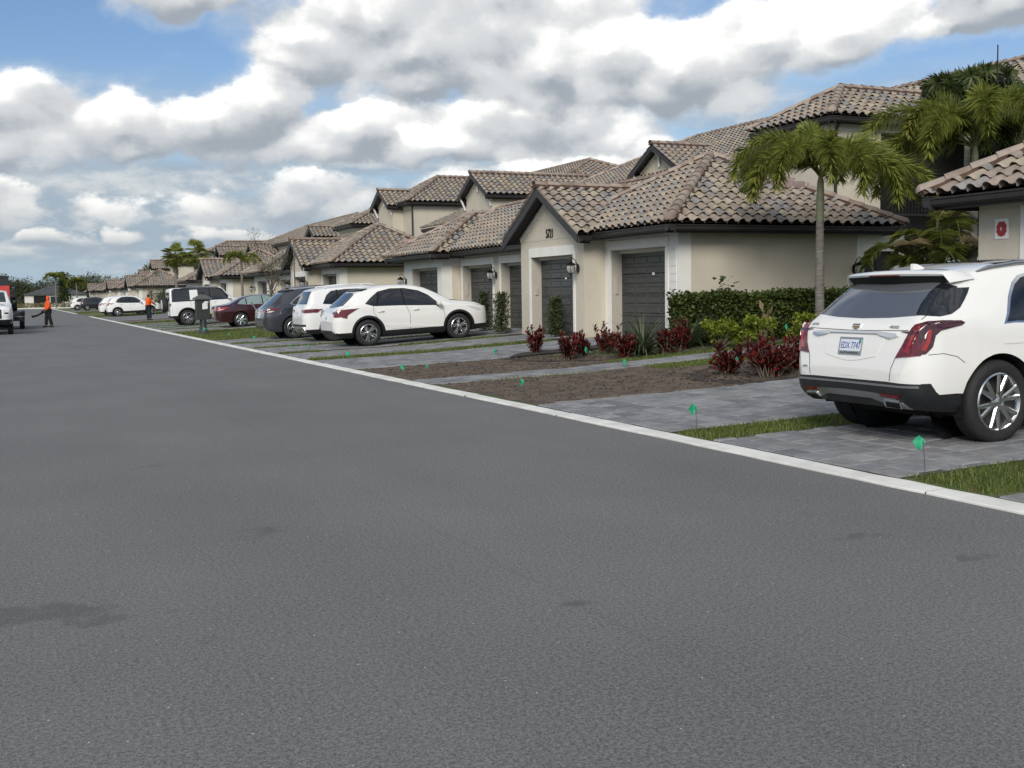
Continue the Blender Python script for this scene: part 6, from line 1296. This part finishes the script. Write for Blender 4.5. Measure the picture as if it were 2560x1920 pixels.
for k, (x, y, h, lb) in enumerate(FL):
    o = thing('marker_flag', lb, 'flag', (x, y, gz(x)), group='green marker flags along the drives'); a = random.uniform(-1.0,1.0); tip = Vector((random.uniform(-.09,.0), random.uniform(-.02,.10), h)); part('wire', MB().tube([(0,0,-.02), tip*.5, tip], .0035, 5), MT['wire'], o)
    sc_ = random.uniform(.75,1.1)*(1.15 if y < 10 else 1.); w, hh = .056*sc_*random.uniform(.55,1.05), .078*sc_; dx, dy = math.cos(-AZ+a), math.sin(-AZ+a); cz = h-.02; f = MB(); c = tip+Vector((-.03*dx,-.03*dy,-.01))
    G = []
    for i in range(5):
        v_ = -1+i*.5; row = []
        for j in range(5):
            u_ = (-1+j*.5)*(1-abs(v_)*.96); bend = .012*math.sin(u_*3+k)+.010*math.sin(v_*4+k*2); row.append(c+Vector((dx*u_*w-dy*bend, dy*u_*w+dx*bend, v_*hh*(1.0 if v_ < 0 else .7))))
        G.append(row)
    f.grid(G); part('flag', f, MT['flag_green'], o, smooth=60)
# cluster mailbox
mbx = thing('cluster_mailbox', 'dark green cluster mailbox on two flared pedestals', 'mailbox', (7.08, 46.95, gz(7.1)))
part('cabinet', MB().box(-.26,.26,-.28,.28,.62,1.40), MT['box_green'], mbx); part('cabinet_base', MB().box(-.28,.28,-.30,.30,.58,.62), MT['box_green'], mbx)
part('roof', MB().add([(-.34,-.36,1.40),(.34,-.36,1.40),(.34,.36,1.40),(-.34,.36,1.40),(-.34,-.36,1.45),(.34,-.36,1.45),(.34,.36,1.45),(-.34,.36,1.45),(-.09,-.09,1.60),(.09,-.09,1.60),(.09,.09,1.60),(-.09,.09,1.60)], [(0,3,2,1),(0,1,5,4),(1,2,6,5),(2,3,7,6),(3,0,4,7),(4,5,9,8),(5,6,10,9),(6,7,11,10),(7,4,8,11),(8,9,10,11)]), MT['box_roof'], mbx)
part('finial', MB().lathe([(.10,1.60),(.10,1.63),(.06,1.645),(.06,1.68),(.085,1.69),(.085,1.72),(.03,1.745),(0,1.76)], 14), MT['box_green'], mbx, smooth=35)
for sg in (-1, 1): part('pedestal', MB().lathe([(.21,0),(.21,.03),(.17,.06),(.13,.16),(.105,.35),(.10,.58)], 16, Matrix.Translation((.0, sg*.20, 0))), MT['box_green'], mbx, smooth=35)
for c in range(2):
    for r_ in range(6):
        d_ = part('mail_door', MB().box(-.272,-.26,-.24+c*.245,-.015+c*.245,.68+r_*.116,.68+r_*.116+.105), MT['box_green'], mbx); part('door_rim', MB().box(-.278,-.272,-.235+c*.245,-.02+c*.245,.684+r_*.116,.694+r_*.116), MT['box_trim'], d_); part('lock', MB().box(-.280,-.272,-.15+c*.245,-.12+c*.245,.725+r_*.116,.745+r_*.116), MT['satin'], d_)
npz = part('notice_paper', MB().add([(-.05,-.287,1.0),(.16,-.287,1.02),(.16,-.29,1.16),(.21,-.30,1.32),(.06,-.305,1.33),(-.05,-.30,1.22)], [(0,1,2,3,4,5)]).add([(.16,-.288,1.16),(.21,-.30,1.32),(.12,-.33,1.24)], [(0,1,2)]), MT['white_card']); npz.location = mbx.location; tag(npz, 'crumpled white paper notice taped to the mailbox side', 'paper')
tag(part('leaning_pole', MB().bar((10.02,51.92,1.28),(10.42,50.95,.24),.045), MT['pole_grey']), 'pale grey pole leaning against the maroon sedan side', 'pole')

def skinned(name, J, E, m, parent, smooth=True, lv=2):
    me = bpy.data.meshes.new(name); keys = list(J); ix = {k: i for i, k in enumerate(keys)}; me.from_pydata([J[k][0] for k in keys], [(ix[a], ix[b]) for a, b in E], [])
    o = bpy.data.objects.new(name, me); COL.objects.link(o); md = o.modifiers.new('s', 'SKIN'); md.use_smooth_shade = True
    for k in keys:
        r_ = J[k][1]; sv = me.skin_vertices[0].data[ix[k]]; sv.radius = r_ if isinstance(r_, tuple) else (r_, r_); sv.use_root = (k == keys[0])
    o.modifiers.new('u', 'SUBSURF').levels = lv; o.modifiers['u'].render_levels = lv
    ev = bpy.data.meshes.new_from_object(o.evaluated_get(bpy.context.evaluated_depsgraph_get())); bpy.data.objects.remove(o); ev.materials.clear(); ev.materials.append(m)
    return link(name, ev, parent)
def person(label, loc, rz, top, legs_m, arms, stride, hood, cap, scale=1.):
    o = thing('person', label, 'person', loc, rz); o.scale = (scale,)*3        # faces local +x
    s1, s2 = stride
    J = {'pel': ((0,0,.95),(.15,.12)), 'wa': ((0,0,1.10),(.14,.10)), 'ch': ((.01,0,1.32),(.17,.12)), 'nk': ((.01,0,1.49),.055), 'hd': ((.03,0,1.60),(.075,.085)), 'ht': ((.03,0,1.71),(.072,.085)), 'chin': ((.075,0,1.555),.045), 'nose': ((.118,0,1.615),.014),
         'lh': ((0,.09,.90),.09), 'lk': ((s1*.5+.03,.10,.50),.062), 'la': ((s1,.10,.09),.045), 'lt': ((s1+.15,.11,.035),.036), 'rh': ((0,-.09,.90),.09), 'rk': ((s2*.5+.03,-.10,.50),.062), 'ra': ((s2,-.10,.09),.045), 'rt': ((s2+.15,-.11,.035),.036)}
    E = [('pel','wa'),('wa','ch'),('ch','nk'),('nk','hd'),('hd','ht'),('hd','chin'),('hd','nose'),('pel','lh'),('lh','lk'),('lk','la'),('la','lt'),('pel','rh'),('rh','rk'),('rk','ra'),('ra','rt')]
    for k, sg in (('l',1),('r',-1)):
        el, wr = arms[k]; J[k+'s'] = ((.0,sg*.19,1.41),.062); J[k+'e'] = (el,.045); J[k+'w'] = (wr,.030); dv = (Vector(wr)-Vector(el)).normalized(); pv = Vector(wr)+dv*.06; J[k+'p'] = (tuple(pv),(.040,.022)); E += [('ch',k+'s'),(k+'s',k+'e'),(k+'e',k+'w'),(k+'w',k+'p')]
        up = Vector((0,0,1)); sv = dv.cross(up).normalized(); cv = sv.cross(dv)
        for f in range(4):
            q0 = pv+dv*.035+sv*(f-1.5)*.019; q1 = q0+dv*.035*(1.05-.06*abs(f-1.3))-cv*.012; q2 = q1+dv*.012-cv*.03; J['%sf%d0' % (k,f)] = (tuple(q0),.0095); J['%sf%d1' % (k,f)] = (tuple(q1),.009); J['%sf%d2' % (k,f)] = (tuple(q2),.008); E += [(k+'p','%sf%d0' % (k,f)),('%sf%d0' % (k,f),'%sf%d1' % (k,f)),('%sf%d1' % (k,f),'%sf%d2' % (k,f))]
        t0 = pv-dv*.01+sv*.038*-sg; t1 = t0+dv*.035+sv*.014*-sg; J[k+'t0'] = (tuple(t0),.011); J[k+'t1'] = (tuple(t1),.0095); E += [(k+'p',k+'t0'),(k+'t0',k+'t1')]
    skinned('body', J, E, MT['skin'], o)
    T = {'pel': ((0,0,.93),(.20,.17)), 'wa': ((0,0,1.08),(.20,.165)), 'ch': ((.01,0,1.33),(.22,.17)), 'nk': ((.0,0,1.47),(.10,.09))}; TE_ = [('pel','wa'),('wa','ch'),('ch','nk')]
    for k in 'lr':
        el, wr = arms[k]; T[k+'s'] = (J[k+'s'][0],.088); T[k+'e'] = (el,.066); T[k+'w'] = (tuple(Vector(wr).lerp(Vector(el),.12)),.050); TE_ += [('ch',k+'s'),(k+'s',k+'e'),(k+'e',k+'w')]
    tp = skinned('sweatshirt', T, TE_, MT[top], o)
    Lg = {'pel': ((0,0,.94),(.16,.13)), **{k+'h': (J[k+'h'][0],.125) for k in 'lr'}, **{k+'k': (J[k+'k'][0],.102) for k in 'lr'}, **{k+'a': ((J[k+'a'][0][0],J[k+'a'][0][1],.10),.088) for k in 'lr'}}
    skinned('trousers', Lg, [('pel','lh'),('lh','lk'),('lk','la'),('pel','rh'),('rh','rk'),('rk','ra')], MT[legs_m], o)
    for k, sx in (('l',s1),('r',s2)): part('shoe', MB().lathe([(0,0),(.05,0),(.055,.03),(.045,.08),(0,.10)], 12, Matrix.Translation((sx+.06, J[k+'a'][0][1], 0)) @ Matrix.Diagonal((2.6,1,1,1))), MT['cloth_black'], o, smooth=50)
    if hood:
        part('hood', MB().lathe([(.02,.155),(.07,.14),(.11,.08),(.125,0),(.12,-.09),(.10,-.16),(.13,-.22)], 18, Matrix.Translation((.0,0,1.62)), a0=.75, a1=2*PI-.75), MT[top], o, smooth=60); part('face_covering', MB().lathe([(0,.10),(.07,.08),(.095,.0),(.09,-.08),(.05,-.13),(0,-.14)], 14, Matrix.Translation((.04,0,1.62)), a0=-1.3, a1=1.3), MT['cloth_black'], o, smooth=60)
    if cap:
        part('cap', MB().lathe([(0,.115),(.06,.105),(.098,.05),(.102,0)], 16, Matrix.Translation((.03,0,1.66))), MT['cap_grey'], o, smooth=50); part('cap_brim', MB().prism([(.06,-.085),(.19,-.06),(.215,0),(.19,.06),(.06,.085)], .012, Matrix.Translation((.03,0,1.662))), MT['cap_grey'], o); part('hair', MB().lathe([(.09,.02),(.097,-.03),(.085,-.09),(.0,-.10)], 14, Matrix.Translation((.015,0,1.64)), a0=PI*.45, a1=PI*1.55), MT['cloth_black'], o, smooth=50)
    return o
p1 = person('person in orange hooded sweatshirt and black trousers walking with a blower', (1.80, 67.6, 0), R(195), 'hivis', 'cloth_black', {'l': ((.02,.27,1.15),(.13,.20,.99)), 'r': ((.03,-.27,1.14),(.12,-.27,.93))}, (-.16,.10), True, False, .99)
bl = thing('leaf_blower', 'black hand held blower in the walking worker hand', 'blower', (1.80, 67.6, 0), R(195)); part('housing', MB().lathe([(0,-.10),(.07,-.09),(.085,0),(.07,.09),(0,.10)], 14, Matrix.Translation((.20,-.29,.84)) @ Matrix.Rotation(PI/2,4,'X')), MT['cloth_black'], bl, smooth=50); part('handle', MB().tube([(.12,-.28,.84),(.14,-.28,.93),(.24,-.28,.92),(.27,-.28,.85)], .018, 8), MT['cloth_black'], bl, smooth=60); part('nozzle', MB().tube([(.24,-.29,.80),(.50,-.29,.66),(.78,-.29,.60)], [.055,.05,.065], 10), MT['cloth_black'], bl, smooth=50)
p2 = person('person in orange long sleeve top and dark trousers holding a rake', (8.2, 77.4, gz(8.2)), R(20), 'hivis', 'cloth_navy', {'l': ((.20,.24,1.18),(.42,.12,1.16)), 'r': ((.18,-.26,1.14),(.40,-.10,1.05))}, (-.03,.05), False, True, 1.0)
rk = thing('garden_rake', 'long handled rake held by the worker in the beds', 'rake', (8.2, 77.4, gz(8.2)), R(20)); part('handle', MB().tube([(.50,.13,1.32),(.46,.02,1.10),(.15,-.62,.05)], .014, 6), MT['pole_grey'], rk); part('head', MB().bar((-.08,-.70,.03),(.36,-.58,.03),.03), MT['pole_grey'], rk)
for k in range(9): part('tine', MB().bar((-.06+k*.05,-.695+k*.0135,.03),(-.09+k*.05,-.76+k*.0135,.005),.006), MT['pole_grey'], rk)
